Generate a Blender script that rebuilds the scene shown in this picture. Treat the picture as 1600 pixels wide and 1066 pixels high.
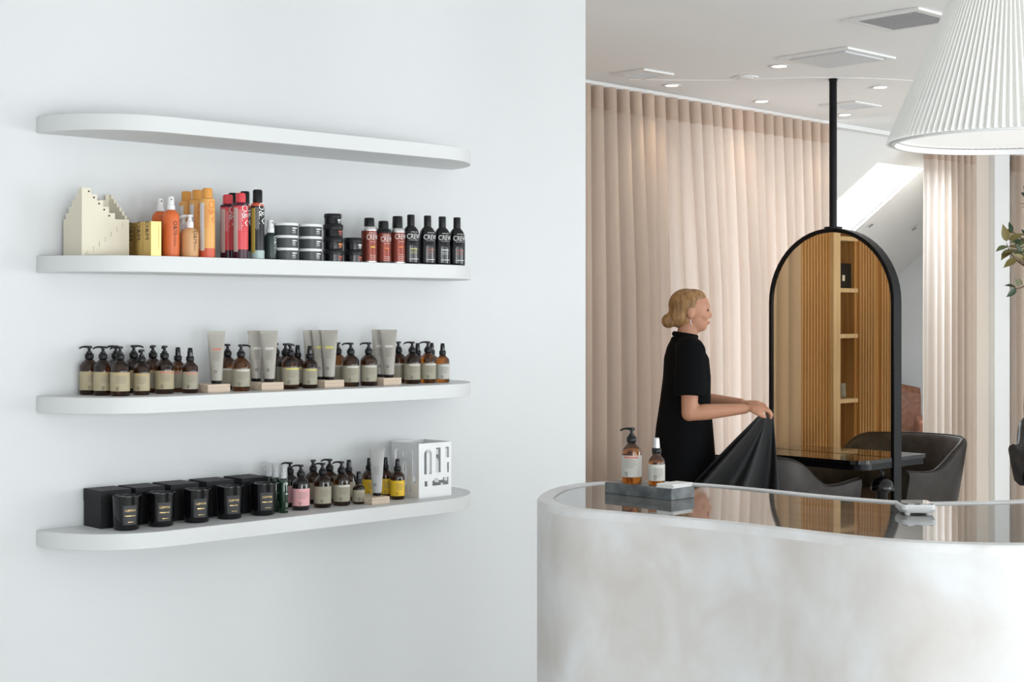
import bpy, math, random
from mathutils import Vector, Matrix
random.seed(7)
D = bpy.data
for o in list(D.objects):
    D.objects.remove(o)
COL = bpy.context.scene.collection
SC = bpy.context.scene
R_ = math.radians
PI = math.pi

# ------------------------------------------------------------------ camera
FPX, HY, YAW, EYE = 2350.0, 492.0, R_(46.3), 1.5
cam_d = D.cameras.new('camera')
cam_d.sensor_width = 36.0
cam_d.lens = FPX / 1600.0 * 36.0
cam_d.shift_y = -(533.0 - HY) / 1600.0
cam_d.clip_start = 0.05
cam = D.objects.new('camera', cam_d)
cam.location = (0, 0, EYE)
cam.rotation_euler = (PI / 2, 0, YAW - PI / 2)
COL.objects.link(cam)
SC.camera = cam
FW = (math.cos(YAW), math.sin(YAW)); RT = (math.sin(YAW), -math.cos(YAW))
def along(px, y):
    """x position on the line of the row y that is seen in column px of the photograph"""
    u = (px - 800) / FPX
    dx, dy = FW[0] + u * RT[0], FW[1] + u * RT[1]
    return y * dx / dy

# ------------------------------------------------------------------ world, light, exposure
w = D.worlds.new('world'); SC.world = w; w.use_nodes = True
bg = w.node_tree.nodes['Background']
bg.inputs[0].default_value = (0.93, 0.97, 1.0, 1); bg.inputs[1].default_value = 1.6
vs = SC.view_settings
vs.view_transform = 'Standard'; vs.look = 'None'; vs.gamma = 1.0; vs.use_curve_mapping = False
vs.exposure = 0.0
def area(name, loc, rot, sx, sy, power, col):
    l = D.lights.new(name, 'AREA'); l.shape = 'RECTANGLE'; l.size = sx; l.size_y = sy
    l.energy = power; l.color = col
    o = D.objects.new(name, l); o.location = loc; o.rotation_euler = rot; COL.objects.link(o)
    return o
# daylight entering the shop-front windows behind the camera (wall at y = -3.6) and the windows behind the sheer curtain
DAY = (0.91, 0.965, 1.0)
WINX = (-1.0, 0.9, 3.2, 6.0, 8.8, 11.2)  # rightmost window is unseen, added to brighten the far column and pier
for i, x in enumerate(WINX):
    area('shopfront_daylight', (x, -3.52, 1.08), (R_(90), 0, 0), 1.3, 2.0, (74, 80, 54, 52, 108, 150)[i], DAY)
area('curtain_daylight', (7.62, 6.3, 1.4), (R_(-90), 0, 0), 1.5, 2.4, 42, (0.94, 0.97, 1.0))
area('skylight_daylight', (9.94, 6.75, 2.75), (0, 0, 0), .58, 1.1, 82, (0.84, 0.94, 1.0))

# ------------------------------------------------------------------ materials
def mat(name, col, rough=0.5, metal=0.0, trans=0.0, ior=1.45, spec=0.5, coat=0.0, emit=None, es=0.0):
    m = D.materials.new(name); m.use_nodes = True
    b = m.node_tree.nodes['Principled BSDF']
    b.inputs['Base Color'].default_value = (*col, 1)
    b.inputs['Roughness'].default_value = rough
    b.inputs['Metallic'].default_value = metal
    b.inputs['Transmission Weight'].default_value = trans
    b.inputs['IOR'].default_value = ior
    b.inputs['Specular IOR Level'].default_value = spec
    b.inputs['Coat Weight'].default_value = coat
    if emit:
        b.inputs['Emission Color'].default_value = (*emit, 1); b.inputs['Emission Strength'].default_value = es
    return m
def noisy(m, c1, c2, scale=(5, 5, 5), detail=4, lo=0.35, hi=0.65, bump=0.0, bdist=0.002, rough=None, noise_scale=1.0, dist=0.0):
    """drive the base colour with a stretched noise between c1 and c2, optional fine relief"""
    nt = m.node_tree; n = nt.nodes; L = nt.links; b = n['Principled BSDF']
    tc = n.new('ShaderNodeTexCoord'); mp = n.new('ShaderNodeMapping'); mp.inputs['Scale'].default_value = scale
    L.new(tc.outputs['Object'], mp.inputs['Vector'])
    ns = n.new('ShaderNodeTexNoise'); ns.inputs['Scale'].default_value = noise_scale; ns.inputs['Detail'].default_value = detail
    ns.inputs['Distortion'].default_value = dist
    L.new(mp.outputs[0], ns.inputs['Vector'])
    cr = n.new('ShaderNodeValToRGB'); cr.color_ramp.elements[0].position = lo; cr.color_ramp.elements[1].position = hi
    cr.color_ramp.elements[0].color = (*c1, 1); cr.color_ramp.elements[1].color = (*c2, 1)
    L.new(ns.outputs['Fac'], cr.inputs[0]); L.new(cr.outputs[0], b.inputs['Base Color'])
    if rough:
        mr = n.new('ShaderNodeMapRange'); mr.inputs['To Min'].default_value = rough[0]; mr.inputs['To Max'].default_value = rough[1]
        L.new(ns.outputs['Fac'], mr.inputs['Value']); L.new(mr.outputs[0], b.inputs['Roughness'])
    if bump:
        bp = n.new('ShaderNodeBump'); bp.inputs['Strength'].default_value = bump; bp.inputs['Distance'].default_value = bdist
        L.new(ns.outputs['Fac'], bp.inputs['Height']); L.new(bp.outputs[0], b.inputs['Normal'])
    return m
def linen(name, c1, c2, transl, sheer, ct):
    m = D.materials.new(name); m.use_nodes = True; nt = m.node_tree; n = nt.nodes; L = nt.links
    n.remove(n['Principled BSDF']); out = n['Material Output']
    tc = n.new('ShaderNodeTexCoord'); mp = n.new('ShaderNodeMapping'); mp.inputs['Scale'].default_value = (320, 320, 3)
    L.new(tc.outputs['Object'], mp.inputs['Vector'])
    ns = n.new('ShaderNodeTexNoise'); ns.inputs['Scale'].default_value = 1.0; ns.inputs['Detail'].default_value = 3
    L.new(mp.outputs[0], ns.inputs['Vector'])
    cr = n.new('ShaderNodeValToRGB'); cr.color_ramp.elements[0].position = 0.3; cr.color_ramp.elements[1].position = 0.7
    cr.color_ramp.elements[0].color = (*c1, 1); cr.color_ramp.elements[1].color = (*c2, 1)
    L.new(ns.outputs['Fac'], cr.inputs[0])
    df = n.new('ShaderNodeBsdfDiffuse'); tl = n.new('ShaderNodeBsdfTranslucent'); tp = n.new('ShaderNodeBsdfTransparent')
    L.new(cr.outputs[0], df.inputs[0]); tl.inputs[0].default_value = (*ct, 1)
    m1 = n.new('ShaderNodeMixShader'); m1.inputs[0].default_value = transl
    L.new(df.outputs[0], m1.inputs[1]); L.new(tl.outputs[0], m1.inputs[2])
    m2 = n.new('ShaderNodeMixShader'); m2.inputs[0].default_value = sheer
    L.new(m1.outputs[0], m2.inputs[1]); L.new(tp.outputs[0], m2.inputs[2])
    L.new(m2.outputs[0], out.inputs[0])
    return m

M = {}
M['wall'] = noisy(mat('white_wall_paint', (.70, .712, .714), .65), (.692, .704, .706), (.708, .720, .722), (1.5, 1.5, 1.5))
M['ceiling'] = mat('ceiling_paint', (.89, .885, .88), .85)
M['beige_wall'] = mat('beige_wall_paint', (.66, .58, .50), .7)
M['white_paint'] = mat('white_gloss_paint', (.82, .82, .81), .4)
M['shelf'] = mat('shelf_white', (.70, .705, .70), .45)
M['floor'] = noisy(mat('pale_oak_floor', (.55, .5, .45), .4), (.74, .72, .68), (.80, .78, .75), (1.2, 14, 1), 5)
M['brick_white'] = None
M['plaster'] = noisy(mat('limewash_plaster', (.6, .58, .55), .62), (.60, .565, .535), (.72, .725, .73), (6.5, 6.5, 5.0), 10, .30, .66, bump=.25, bdist=.003, dist=.4)
M['rim'] = noisy(mat('plaster_rim', (.62, .6, .58), .55), (.64, .63, .62), (.76, .76, .76), (9, 9, 9), 5)
M['stone_top'] = noisy(mat('polished_dark_stone', (.10, .10, .09), .035, ior=1.6), (.055, .055, .05), (.16, .155, .14), (26, 3, 3), 6, .3, .75, dist=.6)
M['linen'] = linen('blush_linen_sheer', (.67, .515, .40), (.73, .575, .455), .46, .13, (.81, .81, .81))
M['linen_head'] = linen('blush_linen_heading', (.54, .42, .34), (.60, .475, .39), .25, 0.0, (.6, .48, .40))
M['oak'] = noisy(mat('golden_oak', (.5, .27, .11), .45), (.42, .22, .085), (.60, .36, .16), (40, 40, 1.2), 5)
M['pale_oak'] = noisy(mat('pale_oak', (.72, .55, .36), .5), (.66, .49, .31), (.78, .62, .43), (40, 40, 2), 4)
M['block'] = noisy(mat('raw_ash_block', (.66, .53, .41), .6), (.58, .44, .33), (.74, .62, .50), (8, 60, 90), 4)
M['black_metal'] = mat('black_powder_coat', (.005, .005, .006), .28, spec=.22)
M['mirror'] = mat('bronze_tint_mirror', (.88, .74, .52), 0.0, 1.0)
M['leather'] = noisy(mat('dark_brown_leather', (.03, .025, .02), .42, spec=.3), (.016, .0135, .0125), (.036, .029, .025), (14, 14, 14), 6, bump=.15, bdist=.001, rough=(.36, .52))
M['tan_leather'] = noisy(mat('chestnut_leather', (.2, .08, .045), .4), (.15, .058, .032), (.25, .105, .06), (22, 22, 22), 6)
M['chrome'] = mat('brushed_steel', (.6, .6, .6), .25, 1.0)
M['black_plastic'] = mat('black_plastic', (.008, .0085, .009), .34, spec=.35)
M['black_gloss'] = mat('black_gloss', (.004, .004, .005), .07, spec=.4, coat=.2)
M['black_card'] = mat('black_card', (.009, .009, .010), .55, spec=.35)
M['amber'] = mat('amber_glass', (.40, .13, .02), .02, trans=1.0, ior=1.45, coat=.2)
M['amber_dark'] = mat('dark_amber_glass', (.13, .042, .012), .02, trans=1.0, ior=1.45, coat=.2)
M['green_glass'] = mat('dark_green_glass', (.006, .028, .012), .08, coat=.5)
M['clear_plastic'] = mat('frosted_clear_plastic', (.9, .91, .91), .25, trans=.75, ior=1.2)
M['white_plastic'] = mat('white_plastic', (.82, .82, .82), .35)
M['label_tan'] = mat('tan_paper', (.44, .37, .235), .5)
M['label_olive'] = mat('olive_paper', (.37, .34, .255), .5)
M['label_pink'] = mat('pink_paper', (.80, .42, .43), .55)
M['label_yellow'] = mat('yellow_paper', (.86, .55, .03), .5)
M['label_grey'] = mat('grey_paper', (.52, .51, .46), .5)
M['stripe_red'] = mat('coral_print', (.56, .23, .165), .55)
M['stripe_white'] = mat('pale_print', (.62, .61, .56), .55)
M['stripe_yellow'] = mat('yellow_print', (.62, .55, .14), .55)
M['stripe_tan'] = mat('ochre_print', (.50, .36, .17), .55)
M['ink'] = mat('dark_ink', (.035, .033, .03), .6)
M['ink_soft'] = mat('grey_ink', (.20, .18, .14), .6)
M['ink_white'] = mat('white_ink', (.75, .75, .74), .5)
M['ink_gold'] = mat('gold_foil', (.75, .52, .22), .3, .6)
M['ink_red'] = mat('red_ink', (.45, .09, .06), .5)
M['ink_yellow'] = mat('yellow_ink', (.8, .6, .05), .5)
M['ink_orange'] = mat('orange_ink', (.75, .22, .05), .5)
M['tube_grey'] = mat('warm_grey_tube', (.38, .355, .31), .35)
M['gold_box'] = mat('gold_card', (.66, .48, .19), .32, .95)
M['orange'] = mat('orange_plastic', (.70, .145, .035), .38)
M['peach'] = mat('peach_plastic', (.66, .36, .16), .38)
M['yellow_can'] = mat('apricot_lacquer', (.82, .42, .12), .3)
M['yellow_cap'] = mat('amber_yellow_cap', (.76, .34, .07), .45)
M['coral_band'] = mat('coral_lacquer', (.68, .11, .05), .35)
M['pink_can'] = mat('raspberry_lacquer', (.72, .07, .085), .28)
M['plum'] = mat('plum_lacquer', (.05, .012, .03), .25)
M['black_can'] = mat('black_lacquer', (.014, .015, .016), .22)
M['teal_band'] = mat('pale_teal_lacquer', (.42, .53, .51), .3)
M['side_label'] = mat('pale_pink_side_print', (.58, .46, .44), .4)
M['side_label_w'] = mat('pale_grey_side_print', (.70, .67, .66), .4)
M['olive_side'] = mat('olive_side_print', (.42, .38, .08), .4)
M['dark_green_plastic'] = mat('ink_green_plastic', (.022, .035, .035), .35)
M['tub_grey'] = mat('graphite_tub', (.055, .062, .062), .38)
M['crew_brown'] = mat('metallic_russet', (.20, .045, .03), .25, .5)
M['silver'] = mat('brushed_silver', (.62, .62, .62), .3, .9)
M['cream'] = mat('cream_ceramic', (.78, .72, .58), .6)
M['hole'] = mat('dark_hole', (.03, .028, .025), .8)
M['grey_marble'] = noisy(mat('dark_grey_marble', (.1, .11, .115), .35), (.05, .058, .062), (.20, .215, .22), (28, 28, 28), 7, .3, .75)
M['white_stone'] = mat('white_stone', (.82, .82, .8), .45)
M['screen'] = mat('glossy_screen', (.02, .02, .022), .04, coat=1.0)
M['shade'] = mat('ivory_pleated_paper', (.88, .87, .83), .7)
M['diffuser'] = mat('opal_diffuser', (.9, .9, .88), .6, emit=(1, .97, .93), es=.35)
M['lamp_glow'] = mat('downlight_glow', (1, .9, .75), .5, emit=(1, .82, .6), es=14)
M['grille'] = mat('vent_grille', (.34, .345, .35), .5)
M['grille_light'] = mat('vent_panel', (.70, .72, .74), .5)
M['leaf_dark'] = mat('dark_leaf', (.025, .055, .025), .4)
M['leaf_olive'] = mat('olive_leaf', (.19, .15, .045), .5)
M['leaf_mid'] = mat('mid_leaf', (.11, .13, .045), .45)
M['bark'] = mat('twig_bark', (.12, .07, .045), .8)
M['trunk'] = mat('dark_trunk', (.03, .018, .015), .8)
M['pot'] = mat('pot_clay', (.45, .42, .39), .8)
M['skin'] = mat('skin', (.52, .255, .155), .5)
M['hair'] = noisy(mat('blonde_hair', (.3, .16, .06), .5), (.20, .10, .035), (.42, .24, .10), (60, 60, 12), 4)
M['black_cloth'] = mat('black_jersey', (.004, .0042, .005), .9, spec=.12)
M['cape_cloth'] = mat('black_satin', (.007, .007, .008), .5, spec=.3)
M['lips'] = mat('lips', (.42, .14, .11), .45)
M['eye'] = mat('eye', (.02, .015, .012), .2)
M['shoe'] = mat('shoe_leather', (.01, .01, .01), .4)
M['glass'] = mat('window_glass', (1, 1, 1), 0.0, trans=1.0, ior=1.02)
mb_ = mat('white_painted_brick', (.78, .80, .82), .7)
nt = mb_.node_tree; bt = nt.nodes.new('ShaderNodeTexBrick'); bp = nt.nodes.new('ShaderNodeBump'); tcx = nt.nodes.new('ShaderNodeTexCoord')
mpx = nt.nodes.new('ShaderNodeMapping'); mpx.inputs['Rotation'].default_value = (R_(90), 0, R_(90)); mpx.inputs['Scale'].default_value = (1, 1, 1)
nt.links.new(tcx.outputs['Object'], mpx.inputs[0]); nt.links.new(mpx.outputs[0], bt.inputs[0])
bt.inputs['Scale'].default_value = 4.2; bt.inputs['Mortar Size'].default_value = .02
bp.inputs['Strength'].default_value = .35; bp.inputs['Distance'].default_value = .006; bp.invert = True
nt.links.new(bt.outputs['Fac'], bp.inputs['Height']); nt.links.new(bp.outputs[0], nt.nodes['Principled BSDF'].inputs['Normal'])
M['brick_white'] = mb_

# ------------------------------------------------------------------ mesh helpers
class MB:
    def __init__(s): s.v = []; s.f = []
    def add(s, vs, fs):
        b = len(s.v); s.v += [tuple(p) for p in vs]; s.f += [tuple(b + i for i in q) for q in fs]; return s
    def box(s, x0, x1, y0, y1, z0, z1):
        v = [(x, y, z) for z in (z0, z1) for y in (y0, y1) for x in (x0, x1)]
        return s.add(v, [(0, 2, 3, 1), (4, 5, 7, 6), (0, 1, 5, 4), (2, 6, 7, 3), (0, 4, 6, 2), (1, 3, 7, 5)])
    def prism(s, poly, z0, z1, M4=None):
        n = len(poly); v = [(p[0], p[1], z0) for p in poly] + [(p[0], p[1], z1) for p in poly]
        f = [tuple(range(n - 1, -1, -1)), tuple(range(n, 2 * n))] + [(i, (i + 1) % n, n + (i + 1) % n, n + i) for i in range(n)]
        if M4: v = [tuple(M4 @ Vector(p)) for p in v]
        return s.add(v, f)
    def lathe(s, prof, seg=24, M4=None, sx=1.0, sy=1.0):
        v = []; rows = []
        for r, z in prof:
            if r < 1e-6: rows.append([len(v)]); v.append((0, 0, z))
            else:
                rows.append(list(range(len(v), len(v) + seg)))
                v += [(r * sx * math.sin(2 * PI * k / seg), -r * sy * math.cos(2 * PI * k / seg), z) for k in range(seg)]
        f = []
        for a, b in zip(rows, rows[1:]):
            for k in range(seg):
                k2 = (k + 1) % seg
                if len(a) == 1 and len(b) == 1: continue
                if len(a) == 1: f.append((a[0], b[k2], b[k]))
                elif len(b) == 1: f.append((a[k], a[k2], b[0]))
                else: f.append((a[k], a[k2], b[k2], b[k]))
        if M4: v = [tuple(M4 @ Vector(p)) for p in v]
        return s.add(v, f)
    def tube(s, path, rad, seg=10, caps=True, flat=1.0):
        """round tube along a list of points; rad a number or one per point; flat squashes the section"""
        P = [Vector(p) for p in path]; n = len(P)
        rs = rad if isinstance(rad, (list, tuple)) else [rad] * n
        v = []; up = None
        for i, p in enumerate(P):
            t = (P[min(i + 1, n - 1)] - P[max(i - 1, 0)]).normalized()
            if up is None:
                up = Vector((0, 0, 1)) if abs(t.z) < .9 else Vector((1, 0, 0))
            a = t.cross(up).normalized(); b = a.cross(t).normalized(); up = b
            for k in range(seg):
                q = 2 * PI * k / seg
                v.append(p + (a * math.cos(q) + b * math.sin(q) * flat) * rs[i])
        f = [(i * seg + k, i * seg + (k + 1) % seg, (i + 1) * seg + (k + 1) % seg, (i + 1) * seg + k) for i in range(n - 1) for k in range(seg)]
        if caps: f += [tuple(range(seg - 1, -1, -1)), tuple((n - 1) * seg + k for k in range(seg))]
        return s.add(v, f)
    def rings(s, rows, seg=24):
        """stack of ellipses (cx, cy, z, rx, ry), capped"""
        v = [(cx + rx * math.cos(2 * PI * k / seg), cy + ry * math.sin(2 * PI * k / seg), z) for cx, cy, z, rx, ry in rows for k in range(seg)]
        n = len(rows)
        f = [(i * seg + k, i * seg + (k + 1) % seg, (i + 1) * seg + (k + 1) % seg, (i + 1) * seg + k) for i in range(n - 1) for k in range(seg)]
        f += [tuple(range(seg - 1, -1, -1)), tuple((n - 1) * seg + k for k in range(seg))]
        return s.add(v, f)
    def ball(s, c, r, seg=16, rows=10):
        rx, ry, rz = r if isinstance(r, (list, tuple)) else (r, r, r)
        prof = [(math.sin(PI * i / rows), -math.cos(PI * i / rows)) for i in range(rows + 1)]
        M4 = Matrix.Translation(c) @ Matrix.Diagonal((rx, ry, rz, 1))
        return s.lathe([(max(a, 0) if 0 < i < rows else 0, b) for i, (a, b) in enumerate(prof)], seg, M4)
    def patch(s, r, a0, a1, z0, z1, n=10, r1=None):
        """piece of a cylinder wall, angle 0 = local -y (front), in radians"""
        r1 = r if r1 is None else r1
        v = []
        for i in range(n + 1):
            a = a0 + (a1 - a0) * i / n
            v += [(r * math.sin(a), -r * math.cos(a), z0), (r1 * math.sin(a), -r1 * math.cos(a), z1)]
        return s.add(v, [(2 * i, 2 * i + 2, 2 * i + 3, 2 * i + 1) for i in range(n)])
    def ringlogo(s, r, a, z, ro, ri, n=14):
        v = []
        for i in range(n):
            q = 2 * PI * i / n
            for rr in (ro, ri):
                aa = a + rr * math.cos(q) / r
                v.append((r * math.sin(aa), -r * math.cos(aa), z + rr * math.sin(q)))
        return s.add(v, [(2 * i, 2 * ((i + 1) % n), 2 * ((i + 1) % n) + 1, 2 * i + 1) for i in range(n)])
    def xf(s, M4): s.v = [tuple(M4 @ Vector(p)) for p in s.v]; return s
    def mesh(s, name, m, ang=38):
        me = D.meshes.new(name); me.from_pydata(s.v, [], s.f); me.update()
        if m: me.materials.append(m)
        if ang:
            for p in me.polygons: p.use_smooth = True
            me.set_sharp_from_angle(angle=R_(ang))
        return me
def link(name, me, parent=None, loc=(0, 0, 0), rz=0.0):
    o = D.objects.new(name, me); COL.objects.link(o); o.parent = parent; o.location = loc; o.rotation_euler = (0, 0, rz); return o
def obj(name, mb, m, parent=None, loc=(0, 0, 0), rz=0.0, ang=38):
    return link(name, mb.mesh(name, M[m] if isinstance(m, str) else m, ang), parent, loc, rz)
CACHE = {}
def part(name, key, fn, m, parent, loc=(0, 0, 0), rz=0.0, ang=38):
    """a part whose mesh is shared between alike things"""
    k = (name, key, m)
    if k not in CACHE:
        mb = MB(); fn(mb); CACHE[k] = mb.mesh(name, M[m], ang)
    return link(name, CACHE[k], parent, loc, rz)
def tag(o, label, cat, group=None):
    o['label'] = label; o['category'] = cat
    if group: o['group'] = group
    return o
def thing(name, label, cat, loc=(0, 0, 0), rz=0.0, group=None):
    o = D.objects.new(name, None); o.empty_display_size = .05; COL.objects.link(o); o.location = loc; o.rotation_euler = (0, 0, rz)
    return tag(o, label, cat, group)
def struct(name, mb, m, parent=None, ang=38):
    o = obj(name, mb, m, parent, ang=ang)
    if parent is None: o['kind'] = 'structure'
    return o
def bevel(o, wdt, seg=2):
    b = o.modifiers.new('bevel', 'BEVEL'); b.width = wdt; b.segments = seg; b.limit_method = 'ANGLE'; b.angle_limit = R_(40); return o
def text2d(body, size):
    """outline of a word as flat triangles, centred on the origin"""
    cu = D.curves.new('t', 'FONT'); cu.body = body; cu.size = size; cu.resolution_u = 3; cu.align_x = 'CENTER'; cu.align_y = 'CENTER'
    o = D.objects.new('t', cu); COL.objects.link(o)
    dg = bpy.context.evaluated_depsgraph_get(); ev = o.evaluated_get(dg); me = ev.to_mesh()
    v = [(p.co.x, p.co.y) for p in me.vertices]; f = [tuple(p.vertices) for p in me.polygons]
    ev.to_mesh_clear(); D.objects.remove(o); D.curves.remove(cu)
    return v, f
TXT = {}
def word(mb, body, size, r, a, z, vertical=False, sx=1.0, flat=None):
    """word on a cylinder of radius r (or on a flat face when flat is a function (u, v) -> point)"""
    if (body, size) not in TXT: TXT[(body, size)] = text2d(body, size)
    v, f = TXT[(body, size)]; out = []
    for x, y in v:
        x *= sx
        u, q = (y, -x) if vertical else (x, y)
        if flat: out.append(flat(u, q))
        else: out.append((r * math.sin(a + u / r), -r * math.cos(a + u / r), z + q))
    mb.add(out, f)
def catmull(pts, n=8, closed=True):
    P = [Vector(p) for p in pts]; m = len(P); out = []
    for i in range(m if closed else m - 1):
        if closed: a, b, c, d = P[(i - 1) % m], P[i], P[(i + 1) % m], P[(i + 2) % m]
        else: a, b, c, d = P[max(i - 1, 0)], P[i], P[i + 1], P[min(i + 2, m - 1)]
        for k in range(n):
            t = k / n
            out.append(.5 * ((2 * b) + (c - a) * t + (2 * a - 5 * b + 4 * c - d) * t * t + (3 * b - a - 3 * c + d) * t ** 3))
    if not closed: out.append(P[-1])
    return out
def inset(poly, d):
    n = len(poly); out = []
    for i in range(n):
        a, b, c = Vector(poly[i - 1][:2]), Vector(poly[i][:2]), Vector(poly[(i + 1) % n][:2])
        t = (c - a).normalized(); out.append(b + Vector((-t.y, t.x)) * d)
    return out

# ================================================================== THE SETTING
CEIL = 2.8; WY = 4.188; SLOPE = .7345; SY = 5.92
struct('floor', MB().box(-3, 13, -3.7, 9.2, -.1, 0), 'floor')
struct('ceiling', MB().box(-3, 13, -3.7, SY, CEIL, CEIL + .15), 'ceiling')
struct('wall_shelves', MB().box(-3, 4.413, WY, WY + .15, 0, CEIL), 'wall')
struct('wall_left', MB().box(-3.1, -3, -3.7, WY, 0, CEIL), 'wall')
struct('wall_right', MB().box(13, 13.1, -3.7, 6, 0, CEIL), 'wall')
# shop front with tall windows behind the camera, the rightmost added to light the far end
mbw = MB(); edges = [-3.0]
for x in WINX: edges += [x - .68, x + .68]
edges += [13.0]
for i in range(0, len(edges), 2): mbw.box(edges[i], edges[i + 1], -3.7, -3.6, 0, CEIL)
for x in WINX: mbw.box(x - .68, x + .68, -3.7, -3.6, 2.15, CEIL); mbw.box(x - .68, x + .68, -3.7, -3.6, 0, .05)
struct('wall_front', mbw, 'wall')
for i, x in enumerate(WINX):
    wf = MB()
    for a, b, c, d in ((x - .68, x - .64, .05, 2.15), (x + .64, x + .68, .05, 2.15), (x - .64, x + .64, .05, .09), (x - .64, x + .64, 2.11, 2.15)):
        wf.box(a, b, -3.68, -3.6, c, d)
    struct('window_%d' % (i + 1), wf, 'black_metal')
# window wall behind the sheer curtain
mbw = MB()
mbw.box(5.80, 6.85, 6.32, 6.42, 0, CEIL); mbw.box(8.40, 8.54, 6.32, 6.42, 0, CEIL)
mbw.box(6.85, 8.40, 6.32, 6.42, 0, .12); mbw.box(6.85, 8.40, 6.32, 6.42, 2.66, CEIL)
struct('wall_window', mbw, 'white_paint')
wf = MB()
for x in (6.85, 7.35, 7.86, 8.36): wf.box(x, x + .04, 6.33, 6.39, .12, 2.66)
wf.box(6.89, 8.36, 6.33, 6.39, .12, .17); wf.box(6.89, 8.36, 6.33, 6.39, 2.61, 2.66)
struct('window_7', wf, 'white_paint')
struct('wall_window_return', MB().box(8.46, 8.54, 5.935, 6.32, 0, CEIL), 'white_paint')
struct('ceiling_window_bay', MB().box(5.7, 8.62, SY, 6.42, CEIL, CEIL + .15), 'ceiling')
# attic alcove: sloped ceiling with a skylight, painted brick side wall
def slope_z(y): return CEIL - SLOPE * (y - SY)
sk = (9.62, 10.26, 6.16, 7.25)
def slab(mb, x0, x1, y0, y1, th=.03):
    v = []
    for dz in (0, th):
        v += [(x0, y0, slope_z(y0) + dz), (x1, y0, slope_z(y0) + dz), (x1, y1, slope_z(y1) + dz), (x0, y1, slope_z(y1) + dz)]
    mb.add(v, [(0, 3, 2, 1), (4, 5, 6, 7), (0, 1, 5, 4), (1, 2, 6, 5), (2, 3, 7, 6), (3, 0, 4, 7)])
mbs = MB()
slab(mbs, 8.62, sk[0], SY, 9.0); slab(mbs, sk[1], 11.7, SY, 9.0); slab(mbs, sk[0], sk[1], SY, sk[2]); slab(mbs, sk[0], sk[1], sk[3], 9.0)
struct('ceiling_slope', mbs, 'white_paint')
sw = MB()
def sbar(x0, x1, y0, y1):
    v = []
    for dz in (.031, .06): v += [(x0, y0, slope_z(y0) + dz), (x1, y0, slope_z(y0) + dz), (x1, y1, slope_z(y1) + dz), (x0, y1, slope_z(y1) + dz)]
    sw.add(v, [(0, 3, 2, 1), (4, 5, 6, 7), (0, 1, 5, 4), (1, 2, 6, 5), (2, 3, 7, 6), (3, 0, 4, 7)])
sbar(sk[0], sk[0] + .02, sk[2], sk[3]); sbar(sk[1] - .02, sk[1], sk[2], sk[3]); sbar(sk[0] + .02, sk[1] - .02, sk[2], sk[2] + .02); sbar(sk[0] + .02, sk[1] - .02, sk[3] - .02, sk[3])
struct('window_8', sw, 'white_paint')
poly = [(SY, 0), (9.0, 0), (9.0, slope_z(9.0)), (SY, CEIL)]
mbx = MB(); mbx.prism(poly, 11.585, 11.7, Matrix(((0, 0, 1, 0), (1, 0, 0, 0), (0, 1, 0, 0), (0, 0, 0, 1))))
struct('wall_alcove_side', mbx, 'brick_white')
mbx = MB(); mbx.prism(poly, 8.55, 8.62, Matrix(((0, 0, 1, 0), (1, 0, 0, 0), (0, 1, 0, 0), (0, 0, 0, 1))))
mbx.v = [(x, max(y, 6.42) if y < 6.42 else y, z) for x, y, z in mbx.v]
struct('wall_alcove_left', mbx, 'white_paint')
struct('wall_alcove_back', MB().box(8.62, 11.585, 9.0, 9.1, 0, .62), 'white_paint')
# beige pier and white column at the right, pier widened unseen behind the narrow curtain to block skylight
struct('wall_beige_pier', MB().box(10.12, 11.0, 5.95, 6.05, 0, CEIL), 'beige_wall')
struct('trim_1', MB().box(10.865, 11.10, 5.90, 5.949, 0, CEIL), 'white_paint')
struct('wall_far_right', MB().box(11.0, 13, 6.0, 6.1, 0, CEIL), 'beige_wall')
# curtain track recess along the ceiling edge
tr = catmull([(5.80, 5.73, 0), (6.06, 5.752, 0), (7.14, 5.79, 0), (8.46, 5.85, 0), (9.4, 5.88, 0), (11.5, 5.90, 0)], 8, False)
mbx = MB()
n = len(tr); v = []
for p in tr: v += [(p.x, p.y - .03, CEIL - .03), (p.x, p.y + .03, CEIL - .03), (p.x, p.y + .03, CEIL - .001), (p.x, p.y - .03, CEIL - .001)]
mbx.add(v, [(4 * i + k, 4 * i + (k + 1) % 4, 4 * i + 4 + (k + 1) % 4, 4 * i + 4 + k) for i in range(n - 1) for k in range(4)] + [(3, 2, 1, 0), (4 * n - 4, 4 * n - 3, 4 * n - 2, 4 * n - 1)])
tag(obj('curtain_track', mbx, 'white_paint', ang=30), 'slim white curtain track running along the edge of the ceiling', 'curtain track')
# shallow curved bead where the ceiling changes level
cb = catmull([(6.2, 5.55, 0), (6.57, 5.24, 0), (6.75, 4.98, 0), (6.93, 4.76, 0), (7.36, 4.50, 0), (8.2, 4.3, 0), (9.6, 4.2, 0)], 8, False)
mbx = MB().tube([(p.x, p.y, CEIL - .0005) for p in cb], .0022, 6)
struct('trim_2', mbx, 'ceiling')
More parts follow.
